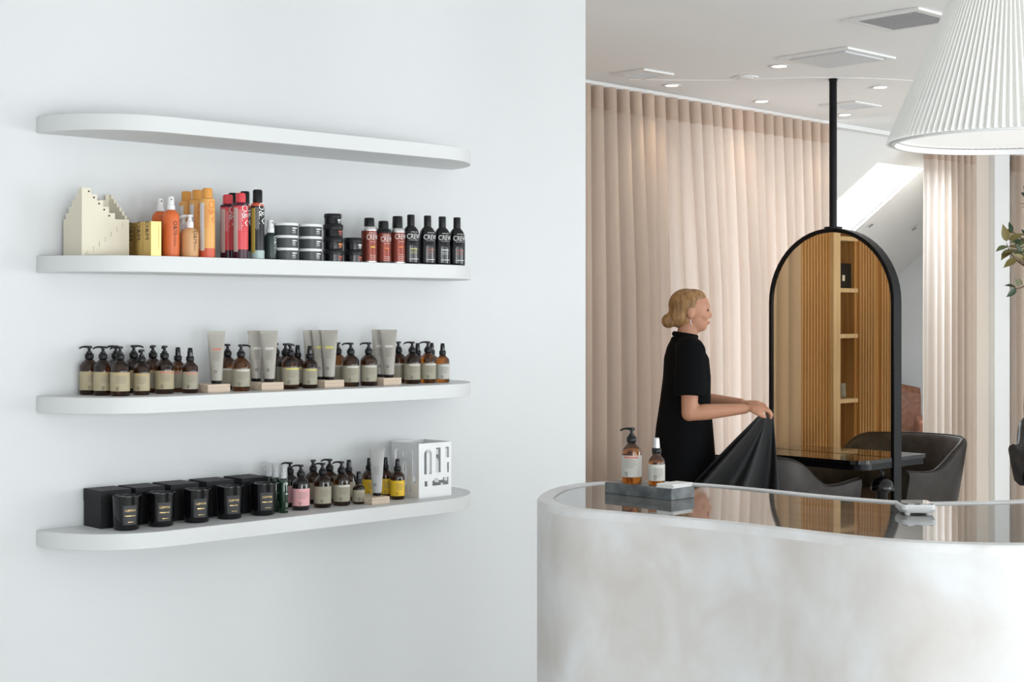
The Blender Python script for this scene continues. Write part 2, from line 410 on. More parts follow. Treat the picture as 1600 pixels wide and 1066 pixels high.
# timber joinery behind the shelf wall (seen in the mirror): battens either side of a niche with shelves
TY = 5.80
tw = struct('wall_timber', MB().box(3.0, 5.13, TY + .03, TY + .12, 0, CEIL).box(5.43, 5.89, TY + .03, TY + .12, 0, CEIL).box(5.13, 5.43, TY + .36, TY + .40, 0, CEIL)
            .box(5.10, 5.13, TY + .12, TY + .40, 0, CEIL).box(5.43, 5.46, TY + .12, TY + .40, 0, CEIL), 'oak')
bm = None
def batten(x, wdt=.024, dep=.022):
    part('batten', round(wdt, 4), lambda m: m.box(-wdt / 2, wdt / 2, -dep, 0, 0, CEIL), 'oak', tw, (x, TY + .03, 0), ang=0)
x = 5.88
while x > 5.47: batten(x - .013); x -= .034
x = 5.10
while x > 4.2:
    if not 4.86 < x < 4.90: batten(x - .013)
    x -= .034
jn = thing('joinery_niche', 'pale oak shelf niche between battens, seen in the mirror', 'shelving', (5.28, TY, 0))
obj('post', MB().box(.09, .17, -.02, .03, 0, CEIL), 'pale_oak', jn)
for z in (.30, .93, 1.37, 1.68, 2.03):
    obj('shelf_board', MB().box(-.149, .088, .0, .355, z - .028, z), 'pale_oak', jn)
ng = 'things in the joinery niche'
bx = thing('storage_box', 'black box with small white tag on upper niche shelf in the mirror', 'box', (5.215, TY + .13, 1.6805), 0, ng)
obj('body', MB().box(-.075, .075, -.08, .08, 0, .17), 'black_card', bx)
obj('tag', MB().box(-.0, .03, -.081, -.080, .05, .09), 'white_plastic', bx)
bx = thing('canister', 'black canister beside glass jug on lower niche shelf in the mirror', 'canister', (5.27, TY + .10, .9305), 0, ng)
obj('body', MB().lathe([(0, 0), (.045, 0), (.047, .005), (.047, .10), (.043, .108), (0, .108)]), 'black_gloss', bx)
obj('lid', MB().lathe([(0, .1085), (.044, .1085), (.044, .12), (.01, .124), (.008, .135), (0, .136)]), 'black_plastic', bx)
bx = thing('glass_jug', 'small clear glass jug beside black canister in the mirror', 'jug', (5.18, TY + .10, .9305), 0, ng)
obj('body', MB().lathe([(0, 0), (.028, 0), (.032, .01), (.030, .08), (.033, .10), (.031, .10), (.028, .08), (.029, .012), (0, .008)]), 'clear_plastic', bx)
obj('handle', MB().tube([(-.030, 0, .085), (-.052, 0, .08), (-.055, 0, .05), (-.045, 0, .025), (-.029, 0, .02)], .004, 8), 'clear_plastic', bx)

# ------------------------------------------------------------------ wall shelves
SX0, SX1, SD, STH = 2.057, 3.690, .282, .048
def shelf_poly():
    p = [(SX0, WY)]
    for i in range(1, 17): a = PI / 2 * i / 16; p.append((SX0 + SD - SD * math.cos(a), WY - SD * math.sin(a)))
    for i in range(0, 16): a = PI / 2 * i / 16; p.append((SX1 - SD + SD * math.sin(a), WY - SD * math.cos(a)))
    p.append((SX1, WY))
    return p
ST = (2.085, 1.673, 1.259, .863)
for z, lb in zip(ST, ('empty white floating shelf with rounded ends, topmost on the wall', 'white floating shelf carrying cans, jars and black bottles',
                      'white floating shelf carrying amber bottles and tubes on wooden blocks', 'lowest white floating shelf, carrying black candles')):
    o = obj('wall_shelf', MB().prism(shelf_poly(), z - STH, z), 'shelf'); bevel(o, .0015, 1)
    tag(o, lb, 'shelf', 'floating shelves on the white wall')

# ------------------------------------------------------------------ curtains
def curtain(name, label, path, folds, amp, seed, z0=.015, z1=CEIL - .03, head=.13, depth_noise=.35):
    rnd = random.Random(seed)
    P = catmull([(p[0], p[1], 0) for p in path], 60, False)
    # arc length
    S = [0]
    for a, b in zip(P, P[1:]): S.append(S[-1] + (b - a).length)
    tot = S[-1]; per = 10; N = folds * per
    ph = [rnd.uniform(-.5, .5) for _ in range(folds + 2)]; am = [1 + rnd.uniform(-depth_noise, depth_noise) for _ in range(folds + 2)]
    wd = [1 + rnd.uniform(-.35, .35) for _ in range(folds)]; sw_ = sum(wd); cum = [0]
    for q in wd: cum.append(cum[-1] + q / sw_)
    rows = [0, .06, .2, .4, .6, .8, .92, 1 - head / (z1 - z0), 1]
    def pt(u, hz, off=0.0):
        fi = min(int(u * folds), folds - 1); fr = u * folds - fi
        blend = min(1, (1 - hz) * 2.2)                     # folds are even at the heading and wander lower down
        s = (u * (1 - blend * .9) + (cum[fi] + (cum[fi + 1] - cum[fi]) * fr) * blend * .9) * tot
        k = 0
        lo, hi = 0, len(S) - 1
        while hi - lo > 1:
            mid = (lo + hi) // 2
            if S[mid] <= s: lo = mid
            else: hi = mid
        t = (s - S[lo]) / max(S[hi] - S[lo], 1e-6); c = P[lo].lerp(P[hi], min(max(t, 0), 1)); tg = (P[hi] - P[lo]).normalized(); nr = Vector((-tg.y, tg.x, 0))
        a_ = am[fi] * (1 - fr) + am[fi + 1] * fr; p_ = ph[fi] * (1 - fr) + ph[fi + 1] * fr
        wv = math.sin(2 * PI * (u * folds) + p_ * blend)
        q = c + nr * (amp * (.8 + .2 * a_ if hz > .9 else (1 - blend * .25 + blend * .3 * a_)) * wv + off) + tg * (amp * .55 * math.sin(4 * PI * u * folds) * -.5)
        return (q.x, q.y, z0 + (z1 - z0) * hz)
    def sheet(rws, off=0.0):
        mb = MB(); v = []
        for i in range(N + 1):
            for h in rws: v.append(pt(i / N, h, off))
        m = len(rws)
        mb.add(v, [(i * m + j, (i + 1) * m + j, (i + 1) * m + j + 1, i * m + j + 1) for i in range(N) for j in range(m - 1)])
        return mb
    t = thing(name, label, 'curtain', (path[0][0], path[0][1], 0), 0, 'linen curtains along the ceiling edge')
    off = Matrix.Translation((-path[0][0], -path[0][1], 0))
    obj('drape', sheet(rows[:8]).xf(off), 'linen', t, ang=180)
    obj('heading_band', sheet(rows[7:]).xf(off), 'linen_head', t, ang=180)
    return t
curtain('sheer_curtain', 'wide blush linen curtain hanging behind the person in black', [(5.91, 5.74), (6.10, 5.753), (7.14, 5.79), (8.44, 5.85)], 23, .082, 3, depth_noise=.55)
curtain('sheer_curtain', 'narrow blush linen curtain left of the beige wall', [(9.79, 5.85), (10.12, 5.855), (10.46, 5.86)], 7, .04, 5)
curtain('sheer_curtain', 'blush linen curtain right of the white column, cut by the picture edge', [(11.15, 5.88), (11.5, 5.885), (12.0, 5.885)], 8, .04, 8)

# ------------------------------------------------------------------ ceiling fittings
def downlight(x, y, lb, power=9, tilt=0):
    t = thing('downlight', lb, 'downlight', (x, y, CEIL), 0, 'recessed ceiling downlights')
    obj('bezel', MB().lathe([(.036, -.001), (.056, -.001), (.058, -.004), (.054, -.006), (.038, -.004), (.036, -.001)], 28), 'white_paint', t)
    obj('lamp', MB().lathe([(0, -.0025), (.036, -.0025), (.036, -.001), (0, -.001)], 24), 'lamp_glow', t)
    l = D.lights.new('downlight_beam', 'SPOT'); l.energy = power; l.color = (1, .77, .53); l.spot_size = R_(95); l.spot_blend = .8; l.shadow_soft_size = .035
    o = D.objects.new('downlight_beam', l); COL.objects.link(o); o.location = (x, y, CEIL - .012)
downlight(6.436, 4.713, 'lit round downlight beside the pale square vent panel')
downlight(6.534, 5.527, 'lit round downlight near the left end of the curtain track')
downlight(7.417, 5.564, 'lit round downlight above the middle of the wide curtain')
downlight(7.447, 4.753, 'lit round downlight to the right of the mirror pole')
downlight(8.305, 5.564, 'small lit downlight just right of the mirror pole near the track')
downlight(10.05, 5.45, 'unseen downlight behind the pleated lamp shade, added to warm the right curtain', 14)  # no fitting visible here; added for the warm glow atop the right curtain
for x in (10.38, 11.027):
    y = 6.714; t = thing('slope_spotlight', 'small unlit spotlight in the sloped ceiling, ' + ('nearer the skylight' if x < 10.5 else 'nearer the right curtain'), 'spotlight', (x, y, slope_z(y)), 0, 'spotlights in the sloped ceiling')
    t.rotation_euler = (-math.atan(SLOPE), 0, 0)
    obj('bezel', MB().lathe([(.026, -.002), (.045, -.002), (.045, -.006), (.026, -.005)], 20), 'white_paint', t)
    obj('lens', MB().lathe([(0, -.003), (.026, -.003), (.026, -.001), (0, -.001)], 20), 'grille', t)
def vent(x0, x1, y0, y1, lb, m, slats, fr=.035, drop=.012):
    cx, cy = (x0 + x1) / 2, (y0 + y1) / 2; a, b = (x1 - x0) / 2, (y1 - y0) / 2
    t = thing('ceiling_vent', lb, 'vent', (cx, cy, CEIL), 0, 'square ceiling vents')
    f = MB().box(-a, a, -b, -b + fr, -drop, -.001).box(-a, a, b - fr, b, -drop, -.001).box(-a, -a + fr, -b + fr, b - fr, -drop, -.001).box(a - fr, a, -b + fr, b - fr, -drop, -.001)
    obj('frame', f, 'white_paint', t, ang=30)
    obj('backing', MB().box(-a + fr, a - fr, -b + fr, b - fr, -.004, -.001), 'grille' if slats else m, t, ang=0)
    if slats:
        n = slats; dy = (2 * b - 2 * fr) / n
        for i in range(n):
            y = -b + fr + dy * (i + .5)
            part('slat', (round(a, 3), round(dy, 4)), lambda mm: mm.box(-a + fr, a - fr, -dy * .3, dy * .3, -drop + .001, -.005), m, t, (0, y, 0), ang=0)
    else:
        obj('panel', MB().box(-a + fr + .008, a - fr - .008, -b + fr + .008, b - fr - .008, -drop - .006, -.0045), m, t, ang=0)
vent(6.205, 6.632, 4.14, 4.556, 'large pale panelled square vent above the mirror pole', 'grille_light', 0)
vent(5.62, 5.985, 3.40, 3.765, 'grey slatted square vent beside the pleated lamp', 'grille', 18)
vent(5.975, 6.22, 5.245, 5.465, 'small square vent at the left, close to the white wall edge', 'grille_light', 8)
vent(7.80, 8.09, 5.15, 5.42, 'small square vent partly behind the mirror pole', 'grille_light', 8)
vent(9.0, 9.3, 5.0, 5.28, 'small square vent beside the rim of the pleated lamp', 'grille_light', 8)
t = thing('smoke_detector', 'flat round white disc on the ceiling left of the mirror pole', 'ceiling disc', (6.596, 5.056, CEIL))
obj('base', MB().lathe([(0, -.001), (.068, -.001), (.07, -.004), (.068, -.008), (0, -.008)], 28), 'ceiling', t)
obj('cover', MB().lathe([(0, -.0085), (.045, -.0085), (.042, -.013), (0, -.014)], 24), 'white_paint', t)

# ------------------------------------------------------------------ pendant lamp
lx, ly, lz = 2.998, 1.59, 1.872
t = thing('pendant_lamp', 'large ivory pleated cone pendant lamp hanging over the counter', 'lamp', (lx, ly, lz))
mbx = MB(); NP = 112; rb, rt, hh = .256, .075, .43; rows = 10; v = []
for j in range(rows + 1):
    q = j / rows; r = rb + (rt - rb) * q
    for k in range(NP * 2):
        a = PI * k / NP; rr = r + (1 if k % 2 else -1) * .0055 * (1 - .6 * q)
        v.append((rr * math.sin(a), rr * math.cos(a), hh * q))
W2 = NP * 2
mbx.add(v, [(j * W2 + k, j * W2 + (k + 1) % W2, (j + 1) * W2 + (k + 1) % W2, (j + 1) * W2 + k) for j in range(rows) for k in range(W2)])
obj('shade', mbx, 'shade', t, ang=20)
obj('rim_ring', MB().lathe([(rb - .014, -.004), (rb - .006, -.004), (rb - .006, .008), (rb - .014, .008), (rb - .014, -.004)], 72), 'white_paint', t)
obj('diffuser', MB().lathe([(0, .010), (rb - .015, .010), (rb - .015, .013), (0, .013)], 72), 'diffuser', t)
obj('top_cap', MB().lathe([(0, hh), (rt - .006, hh), (rt - .006, hh + .006), (.018, hh + .02), (.016, hh + .05), (0, hh + .05)], 32), 'white_paint', t)
obj('cord', MB().tube([(0, 0, hh + .05), (0, 0, CEIL - lz - .03)], .003, 8), 'white_paint', t)
obj('ceiling_rose', MB().lathe([(0, CEIL - lz - .03), (.04, CEIL - lz - .03), (.05, CEIL - lz - .001), (0, CEIL - lz - .001)], 28), 'white_paint', t)

# ------------------------------------------------------------------ reception counter
KZ = 1.034
outer = [(2.607, 2.592), (2.591, 2.49), (2.624, 2.316), (2.655, 2.152), (2.668, 1.985), (2.677, 1.823), (2.703, 1.686), (2.762, 1.578), (2.845, 1.478),
         (3.02, 1.34), (3.30, 1.22), (3.65, 1.15), (4.05, 1.13), (4.32, 1.20), (4.46, 1.44), (4.34, 1.68), (4.05, 1.765), (3.80, 1.785), (3.563, 1.855), (3.41, 1.946), (3.317, 2.036),
         (3.280, 2.237), (3.276, 2.479), (3.255, 2.655), (3.190, 2.790), (3.10, 2.862), (3.0, 2.880), (2.885, 2.852), (2.756, 2.776), (2.660, 2.690)]
oc = [(p.x, p.y) for p in catmull([(a, b, 0) for a, b in outer], 6)]
# oc runs counter-clockwise seen from above
ic = inset(oc, .042)
ic = [(p.x, p.y) for p in ic]
t = thing('reception_counter', 'curved limewashed plaster reception counter with a polished dark stone top', 'counter', (3.2, 2.0, 0))
off = Matrix.Translation((-3.2, -2.0, 0))
nn = len(oc)
mbx = MB(); v = [(a, b, z) for z in (0, KZ - .004) for a, b in oc]
o2 = inset(oc, .004); v += [(p.x, p.y, KZ) for p in o2] + [(a, b, KZ) for a, b in ic] + [(a, b, KZ - .03) for a, b in ic]
f = []
for j in range(4): f += [(j * nn + i, j * nn + (i + 1) % nn, (j + 1) * nn + (i + 1) % nn, (j + 1) * nn + i) for i in range(nn)]
mbx.add(v, f)
body_faces = nn
ob = obj('plaster_body', MB().add([(a, b, z) for z in (0, KZ - .018) for a, b in oc], [(i, (i + 1) % nn, nn + (i + 1) % nn, nn + i) for i in range(nn)]).xf(off), 'plaster', t)
v = [(a, b, KZ - .018) for a, b in oc] + [(a, b, KZ - .005) for a, b in oc] + [(p.x, p.y, KZ) for p in o2] + [(a, b, KZ) for a, b in ic] + [(a, b, KZ - .03) for a, b in ic]
obj('rim', MB().add(v, [(j * nn + i, j * nn + (i + 1) % nn, (j + 1) * nn + (i + 1) % nn, (j + 1) * nn + i) for j in range(4) for i in range(nn)]).xf(off), 'rim', t)
ic2 = inset(oc, .0425)
obj('stone_top', MB().prism([(p.x, p.y) for p in ic2], KZ - .025, KZ - .003).xf(off), 'stone_top', t, ang=30)
TOPZ = KZ - .003

# ================================================================== PRODUCTS
FACE = R_(-30)          # a bottle turned this way faces the camera side of the shop
def lines(mb, r, a0, a1, zs, h=.0009, ragged=3):
    rnd = random.Random(ragged)
    for z in zs: mb.patch(r, a0, a0 + (a1 - a0) * rnd.uniform(.72, 1), z - h / 2, z + h / 2, 6)
def pump_head(m):
    """ribbed screw collar, stem and a long curved spout that points to local +x"""
    m.lathe([(0, 0), (.0125, 0), (.0132, .002), (.0132, .012), (.0115, .015), (.0085, .0165), (.0085, .021), (.005, .0215), (.0042, .032), (0, .032)], 18)
    m.lathe([(0, .0315), (.009, .0315), (.0095, .034), (.009, .0375), (0, .038)], 14)
    m.tube([(-.006, 0, .0355), (.010, 0, .0358), (.020, 0, .0352), (.027, 0, .0325), (.0295, 0, .0295)], [.0042, .0042, .0038, .0033, .003], 8, flat=.75)
def spray_head(m):
    m.lathe([(0, 0), (.0115, 0), (.0122, .0015), (.0122, .012), (.0105, .0145), (0, .0145)], 18)
def spray_cap(m):
    m.lathe([(0, .0146), (.0086, .0146), (.0084, .026), (.0072, .0385), (.0062, .0405), (0, .041)], 16)
def body_fn(r, h1, h2, neck=.0095):
    def fn(m):
        m.lathe([(0, .0015), (r - .006, 0), (r - .002, .001), (r, .005), (r, h1), (r * .96, h1 + (h2 - h1) * .22), (r * .80, h1 + (h2 - h1) * .5), (r * .52, h1 + (h2 - h1) * .80), (neck + .001, h2), (neck, h2 + .003), (neck, h2 + .006), (0, h2 + .006)], 28)
    return fn
G3 = 'amber bottles on the third shelf'; G4 = 'bottles on the lowest shelf'
def amber(kind, x, y, z, label, group, lab='label_tan', stripe='stripe_tan', rz=FACE, noz=None, glass='amber_dark', detail=True, head=None, name=None):
    """kind: pump (large), spray (medium), mini (small spray)"""
    r, h1, h2, l0, l1 = {'pump': (.0285, .084, .108, .0150, .0710), 'spray': (.0245, .078, .098, .0130, .0660), 'mini': (.0205, .050, .068, .0090, .0480), 'tray_pump': (.0262, .083, .106, .018, .074), 'tray_spray': (.0215, .058, .080, .0115, .0540)}[kind]
    pump = kind in ('pump', 'tray_pump') if head is None else head == 'pump'
    t = thing(name or ('pump_bottle' if pump else 'spray_bottle'), label, 'bottle', (x, y, z), rz, group)
    part('glass_body', kind, body_fn(r, h1, h2), glass, t)
    lb = part('label', kind, lambda m: m.patch(r + .0004, -PI * .92, PI * .92, l0, l1, 36), lab, t)
    if stripe: part('colour_stripe', kind, lambda m: m.patch(r + .0006, -.62, .95, l1 - .0075, l1 - .0022, 10), stripe, lb)
    if detail:
        def pr(m):
            lines(m, r + .0007, -.5, .85, [l1 - .011 - .0034 * i for i in range(7)])
        part('printed_text', kind, pr, 'ink_soft', lb)
        part('ring_logo', kind, lambda m: (m.ringlogo(r + .0008, -.32, l0 + .0095, .0042, .0028), m.patch(r + .0008, -.45, -.19, l0 + .0028, l0 + .0038, 4)), 'ink', lb)
    if pump: part('pump', 'p', pump_head, 'black_plastic', t, (0, 0, h2 + .001), (R_(135) if noz is None else noz) - rz)
    else:
        part('collar', 's', spray_head, 'black_plastic', t, (0, 0, h2 + .001))
        part('spray_cap', 's', spray_cap, 'black_gloss' if kind != 'tray_spray' else 'silver', t, (0, 0, h2 + .001))
    return t
LEFT, RIGHT, TOCAM = R_(136), R_(-44), R_(-134)     # spout directions in the room
Z3 = ST[2]
def a3(kind, px, y, label, **k): return amber(kind, along(px, y), y, Z3, label, G3, **k)
a3('pump', 139.5, 4.155, 'amber pump bottle with tan label, leftmost on the third shelf', noz=LEFT, rz=R_(-8))
a3('pump', 161, 4.095, 'amber pump bottle with tan label, second from left on the third shelf', noz=LEFT, rz=R_(-10))
a3('pump', 187.5, 4.03, 'front amber pump bottle with tan label, third from left on the third shelf', noz=LEFT, rz=R_(-26))
a3('pump', 181, 4.157, 'amber pump bottle half hidden behind third tan-labelled bottle', noz=LEFT, detail=False)
a3('spray', 221, 4.035, 'narrow amber bottle with tan label and dark pump cap, fourth in front row', noz=TOCAM, rz=R_(-34), head='pump')
a3('pump', 209, 4.157, 'amber pump bottle with spout turned right, behind the fourth front bottle', noz=RIGHT, detail=False)
a3('pump', 239, 4.135, 'amber pump bottle in back row left of the first coral-striped bottle', noz=TOCAM, lab='label_olive', detail=False)
a3('pump', 257, 4.05, 'amber pump bottle with coral-striped tan label, spout facing out', noz=TOCAM, lab='label_tan', stripe='stripe_red', rz=R_(-26))
a3('spray', 278, 4.122, 'amber spray bottle in back row behind coral-striped spray bottle', lab='label_olive', stripe='stripe_red', detail=False, glass='amber_dark')
a3('spray', 297, 4.03, 'amber spray bottle with coral-striped olive label left of first wooden block', lab='label_olive', stripe='stripe_red', rz=R_(-26))
a3('pump', 355.5, 4.125, 'amber pump bottle in back row just right of the coral-printed tube', noz=LEFT, lab='label_olive', stripe='stripe_white', detail=False)
a3('pump', 376.5, 4.025, 'amber pump bottle with white-striped label, spout turned right', noz=RIGHT, lab='label_olive', stripe='stripe_white', glass='amber', rz=R_(-26))
a3('pump', 431, 4.157, 'amber pump bottle in back row right of the two grey tubes', noz=TOCAM, lab='label_olive', detail=False)
a3('pump', 446, 4.092, 'amber pump bottle directly behind front yellow-striped pump bottle', noz=RIGHT, lab='label_olive', stripe='stripe_yellow', detail=False)
a3('pump', 453.5, 4.025, 'front amber pump bottle with yellow-striped label', noz=TOCAM, lab='label_olive', stripe='stripe_yellow', glass='amber', rz=R_(-26))
a3('spray', 465, 4.135, 'amber spray bottle in back row between the two yellow-striped bottles', lab='label_olive', stripe='stripe_yellow', detail=False)
a3('spray', 484, 4.02, 'front amber spray bottle with yellow-striped label', lab='label_olive', stripe='stripe_yellow', rz=R_(-26))
a3('pump', 528, 4.12, 'amber pump bottle in back row right of the yellow-printed tubes', noz=TOCAM, lab='label_olive', stripe='stripe_white', glass='amber', detail=False)
a3('pump', 548, 4.03, 'amber pump bottle with olive label right of third wooden block', noz=LEFT, lab='label_olive', stripe='stripe_white', rz=R_(-26))
a3('pump', 576, 4.03, 'amber pump bottle with olive label left of fourth wooden block', noz=LEFT, lab='label_olive', stripe='stripe_white', rz=R_(-28))
a3('pump', 622.5, 4.115, 'amber pump bottle in back row right of the last grey tubes', noz=TOCAM, lab='label_olive', stripe='stripe_white', detail=False)
a3('pump', 644, 4.04, 'dark amber pump bottle, third from the right end of third shelf', noz=LEFT, lab='label_olive', stripe='stripe_white', rz=R_(-24))
a3('spray', 652.5, 4.135, 'amber spray bottle hidden behind third bottle from the right', lab='label_olive', detail=False)
a3('pump', 668.5, 4.04, 'bright amber pump bottle, second from the right end of third shelf', noz=LEFT, lab='label_olive', stripe='stripe_white', glass='amber', rz=R_(-22))
a3('spray', 674.5, 4.135, 'amber spray bottle hidden behind second bottle from the right', lab='label_olive', detail=False)
a3('spray', 691.5, 4.04, 'bright amber spray bottle, rightmost on the third shelf', lab='label_grey', stripe='stripe_white', glass='amber', rz=R_(-26))

# wooden display blocks and squeeze tubes
def block(px_l, px_r, y_f, z, label, dep=.125, h=.026, group='wooden display blocks'):
    x0, x1 = along(px_l, y_f), along(px_r, y_f)
    o = obj('display_block', MB().box(-(x1 - x0) / 2, (x1 - x0) / 2, 0, dep, 0, h), 'block', None, ((x0 + x1) / 2, y_f, z)); bevel(o, .0012, 1)
    return tag(o, label, 'wooden block', group)
block(325, 360, 3.985, Z3, 'wooden block under the coral-printed tube')
block(409, 443.5, 3.985, Z3, 'wooden block under the pair of white-printed tubes')
block(507.5, 538, 3.985, Z3, 'wooden block under the three yellow-printed tubes')
block(599.5, 627.5, 3.985, Z3, 'wooden block under the rightmost pair of tubes')
def tube_thing(x, y, z, label, group, stripe, rz=R_(-20), wt=.028, wb=.0185, h=.158, logo=True, col='tube_grey'):
    t = thing('squeeze_tube', label, 'tube', (x, y, z), rz, group)
    def sh(m):
        rows = 9; seg = 24; v = []
        for j in range(rows + 1):
            q = j / rows; wx = wb + (wt - wb) * q ** 1.15; wy = max(wb * (1 - q ** 1.3) , .0012)
            for k in range(seg):
                a = 2 * PI * k / seg; v.append((wx * math.sin(a), -wy * math.cos(a), .010 + (h - .010) * q))
        m.add(v, [(j * seg + k, j * seg + (k + 1) % seg, (j + 1) * seg + (k + 1) % seg, (j + 1) * seg + k) for j in range(rows) for k in range(seg)] + [tuple(range(seg - 1, -1, -1)), tuple(rows * seg + k for k in range(seg))])
    part('tube_body', (wt, wb, h), sh, col, t)
    part('crimp', (wt, h), lambda m: m.box(-wt, wt, -.0016, .0016, h - .004, h + .006), col, t, ang=0)
    part('cap', (wb,), lambda m: m.lathe([(0, 0), (wb * .8, 0), (wb * .86, .002), (wb * .86, .0095), (0, .0095)], 20), 'black_plastic', t)
    def wy(zz): q = (zz - .01) / (h - .01); return wb * (1 - q ** 1.3), wb + (wt - wb) * q ** 1.15
    def strip(m, z0, z1, u0, u1):
        v = []
        for i in range(7):
            a = u0 + (u1 - u0) * i / 6
            for zz in (z0, z1):
                py, px = wy(zz); v.append((px * math.sin(a) * 1.01, -py * math.cos(a) - .0009, zz))
        m.add(v, [(2 * i, 2 * i + 2, 2 * i + 3, 2 * i + 1) for i in range(6)])
    if stripe: part('colour_stripe', (wb, h), lambda m: strip(m, h * .655, h * .70, -.55, .6), stripe, t)
    if logo:
        def pr(m):
            for i in range(7): strip(m, h * (.62 - .026 * i) - .0005, h * (.62 - .026 * i) + .0005, -.55, .45 - .1 * (i % 3))
        part('printed_text', (wb, h), pr, 'ink_soft', t)
        def rl(m):
            n = 14; v = []; cz = h * .24
            for i in range(n):
                q = 2 * PI * i / n
                for rr in (.0046, .0031):
                    zz = cz + rr * math.sin(q); py, px = wy(zz); u = -.005 + rr * math.cos(q); a = math.asin(u / px)
                    v.append((u, -py * math.cos(a) - .001, zz))
            m.add(v, [(2 * i, 2 * ((i + 1) % n), 2 * ((i + 1) % n) + 1, 2 * i + 1) for i in range(n)])
        part('ring_logo', (wb, h), rl, 'ink', t)
    return t
GT = 'grey tubes on wooden blocks'; ZB = Z3 + .026
def t3(px, y, label, stripe, **k): return tube_thing(along(px, y), y, ZB, label, GT, stripe, **k)
t3(338, 4.035, 'single warm grey squeeze tube printed with a coral band', 'stripe_red', rz=R_(-24))
t3(420.5, 4.03, 'front warm grey tube of the pair on the second wooden block', 'stripe_white', rz=R_(-30))
t3(400, 4.085, 'rear warm grey tube of the pair on the second wooden block', 'stripe_white', rz=R_(-10))
t3(514.5, 4.025, 'front tube of the three yellow-printed grey tubes', 'stripe_yellow', rz=R_(-38))
t3(500.5, 4.06, 'middle tube of the three yellow-printed grey tubes', 'stripe_yellow', rz=R_(-30))
t3(486.5, 4.09, 'rearmost tube of the three yellow-printed grey tubes', 'stripe_yellow', rz=R_(-24))
t3(607.5, 4.025, 'front tube of the rightmost grey pair on the third shelf', 'stripe_white', rz=R_(-36))
t3(593, 4.075, 'rear tube of the rightmost grey pair on the third shelf', 'stripe_white', rz=R_(-22))

# ------------------------------------------------------------------ second shelf
Z2 = ST[1]
# cream stepped card holder shaped like a little building
hx0, hx1, hy0, hy1 = 2.133, 2.287, 4.056, 4.170
t = thing('ceramic_organiser', 'cream ceramic organiser shaped like a stepped building at the shelf end', 'organiser', (hx0, hy0, Z2))
wx, wyd = hx1 - hx0, hy1 - hy0
def stepped(n, w_, h0, h1, u0=.03, u1=None):
    """outline with a stair falling from h1 (up to u0) to h0 (from u1 on)"""
    u1 = w_ if u1 is None else u1
    p = [(0, 0), (w_, 0), (w_, h0)]
    for i in range(n):
        u = u1 - (u1 - u0) * i / (n - 1)
        p += [(u, h0 + (h1 - h0) * i / n), (u, h0 + (h1 - h0) * (i + 1) / n)]
    p += [(0, h1)]
    return p
XZ = Matrix(((1, 0, 0, 0), (0, 0, 1, 0), (0, 1, 0, 0), (0, 0, 0, 1)))     # (u, h, d) -> (u, d, h)
YZ = Matrix(((0, 0, 1, 0), (1, 0, 0, 0), (0, 1, 0, 0), (0, 0, 0, 1)))     # (u, h, d) -> (d, u, h)
obj('front_wall', MB().prism(stepped(5, wx, .112, .200, .030, .107), 0, .006, XZ), 'cream', t, ang=20)
obj('side_wall', MB().prism(stepped(5, wyd - .0065, .112, .200, .014, .094), 0, .006, Matrix.Translation((0, .0065, 0)) @ YZ), 'cream', t, ang=20)
obj('back_wall', MB().prism([(wx - a, b) for a, b in reversed(stepped(5, wx - .007, .112, .192, .018, .10))], 0, .006, Matrix.Translation((0, wyd - .006, 0)) @ XZ @ Matrix.Translation((0, 0, 0))), 'cream', t, ang=20)
obj('far_wall', MB().prism([(wyd - .0065 - a, b) for a, b in reversed(stepped(6, wyd - .0135, .112, .192, .012, .094))], 0, .006, Matrix.Translation((wx - .006, 0, 0)) @ YZ), 'cream', t, ang=20)
obj('base_plate', MB().box(.0065, wx - .0065, .0065, wyd - .0065, 0, .006), 'cream', t, ang=20)
st = [(.010, .004), (wx - .002, .004), (wx - .002, .104)]
for i in range(7):
    u = .132 - .019 * i; z = .104 - .0150 * i
    st += [(u, z), (u, z - .0150)] if i < 6 else [(u, z)]
obj('stair_relief', MB().prism([(u, max(z, .004)) for u, z in st], -.0030, -.0001, XZ), 'cream', t, ang=20)
for i in range(5):
    u = .022 + .0165 * i; z = .190 - .0172 * i
    part('peg_hole', 'h', lambda m: m.lathe([(0, 0), (.0026, 0), (.0026, .0012), (0, .0012)], 10, Matrix.Rotation(R_(90), 4, 'X')), 'hole', t, (u, -.0001, z))
# gold boxes, one behind the other, lettering on the sides
GB = 'slim gold boxes on the second shelf'
gx = along(236, 3.955)
for i, lb in enumerate(('front slim gold box, its bright face turned out', 'middle slim gold box between two others', 'rear slim gold box nearest the wall')):
    y0 = 3.955 + .0485 * i
    t = thing('gold_box', lb, 'box', (gx, y0, Z2), 0, GB)
    ob = part('carton', 'c', lambda m: m.box(0, .034, 0, .047, 0, .104), 'gold_box', t, ang=20)
    part('lettering', 'o', lambda m: word(m, 'O&M', .026, 0, 0, 0, True, flat=lambda u, q: (-.0004, .0235 - u, .078 + q)), 'ink', t)
    part('printed_text', 'l', lambda m: [m.add([(.024 + .003 * k, -.0003, .02), (.0246 + .003 * k, -.0003, .02), (.0246 + .003 * k, -.0003, .098 - .01 * k), (.024 + .003 * k, -.0003, .098 - .01 * k)], [(0, 1, 2, 3)]) for k in range(2)], 'ink_soft', t)
def spot2(px, y): return (along(px, y), y, Z2)
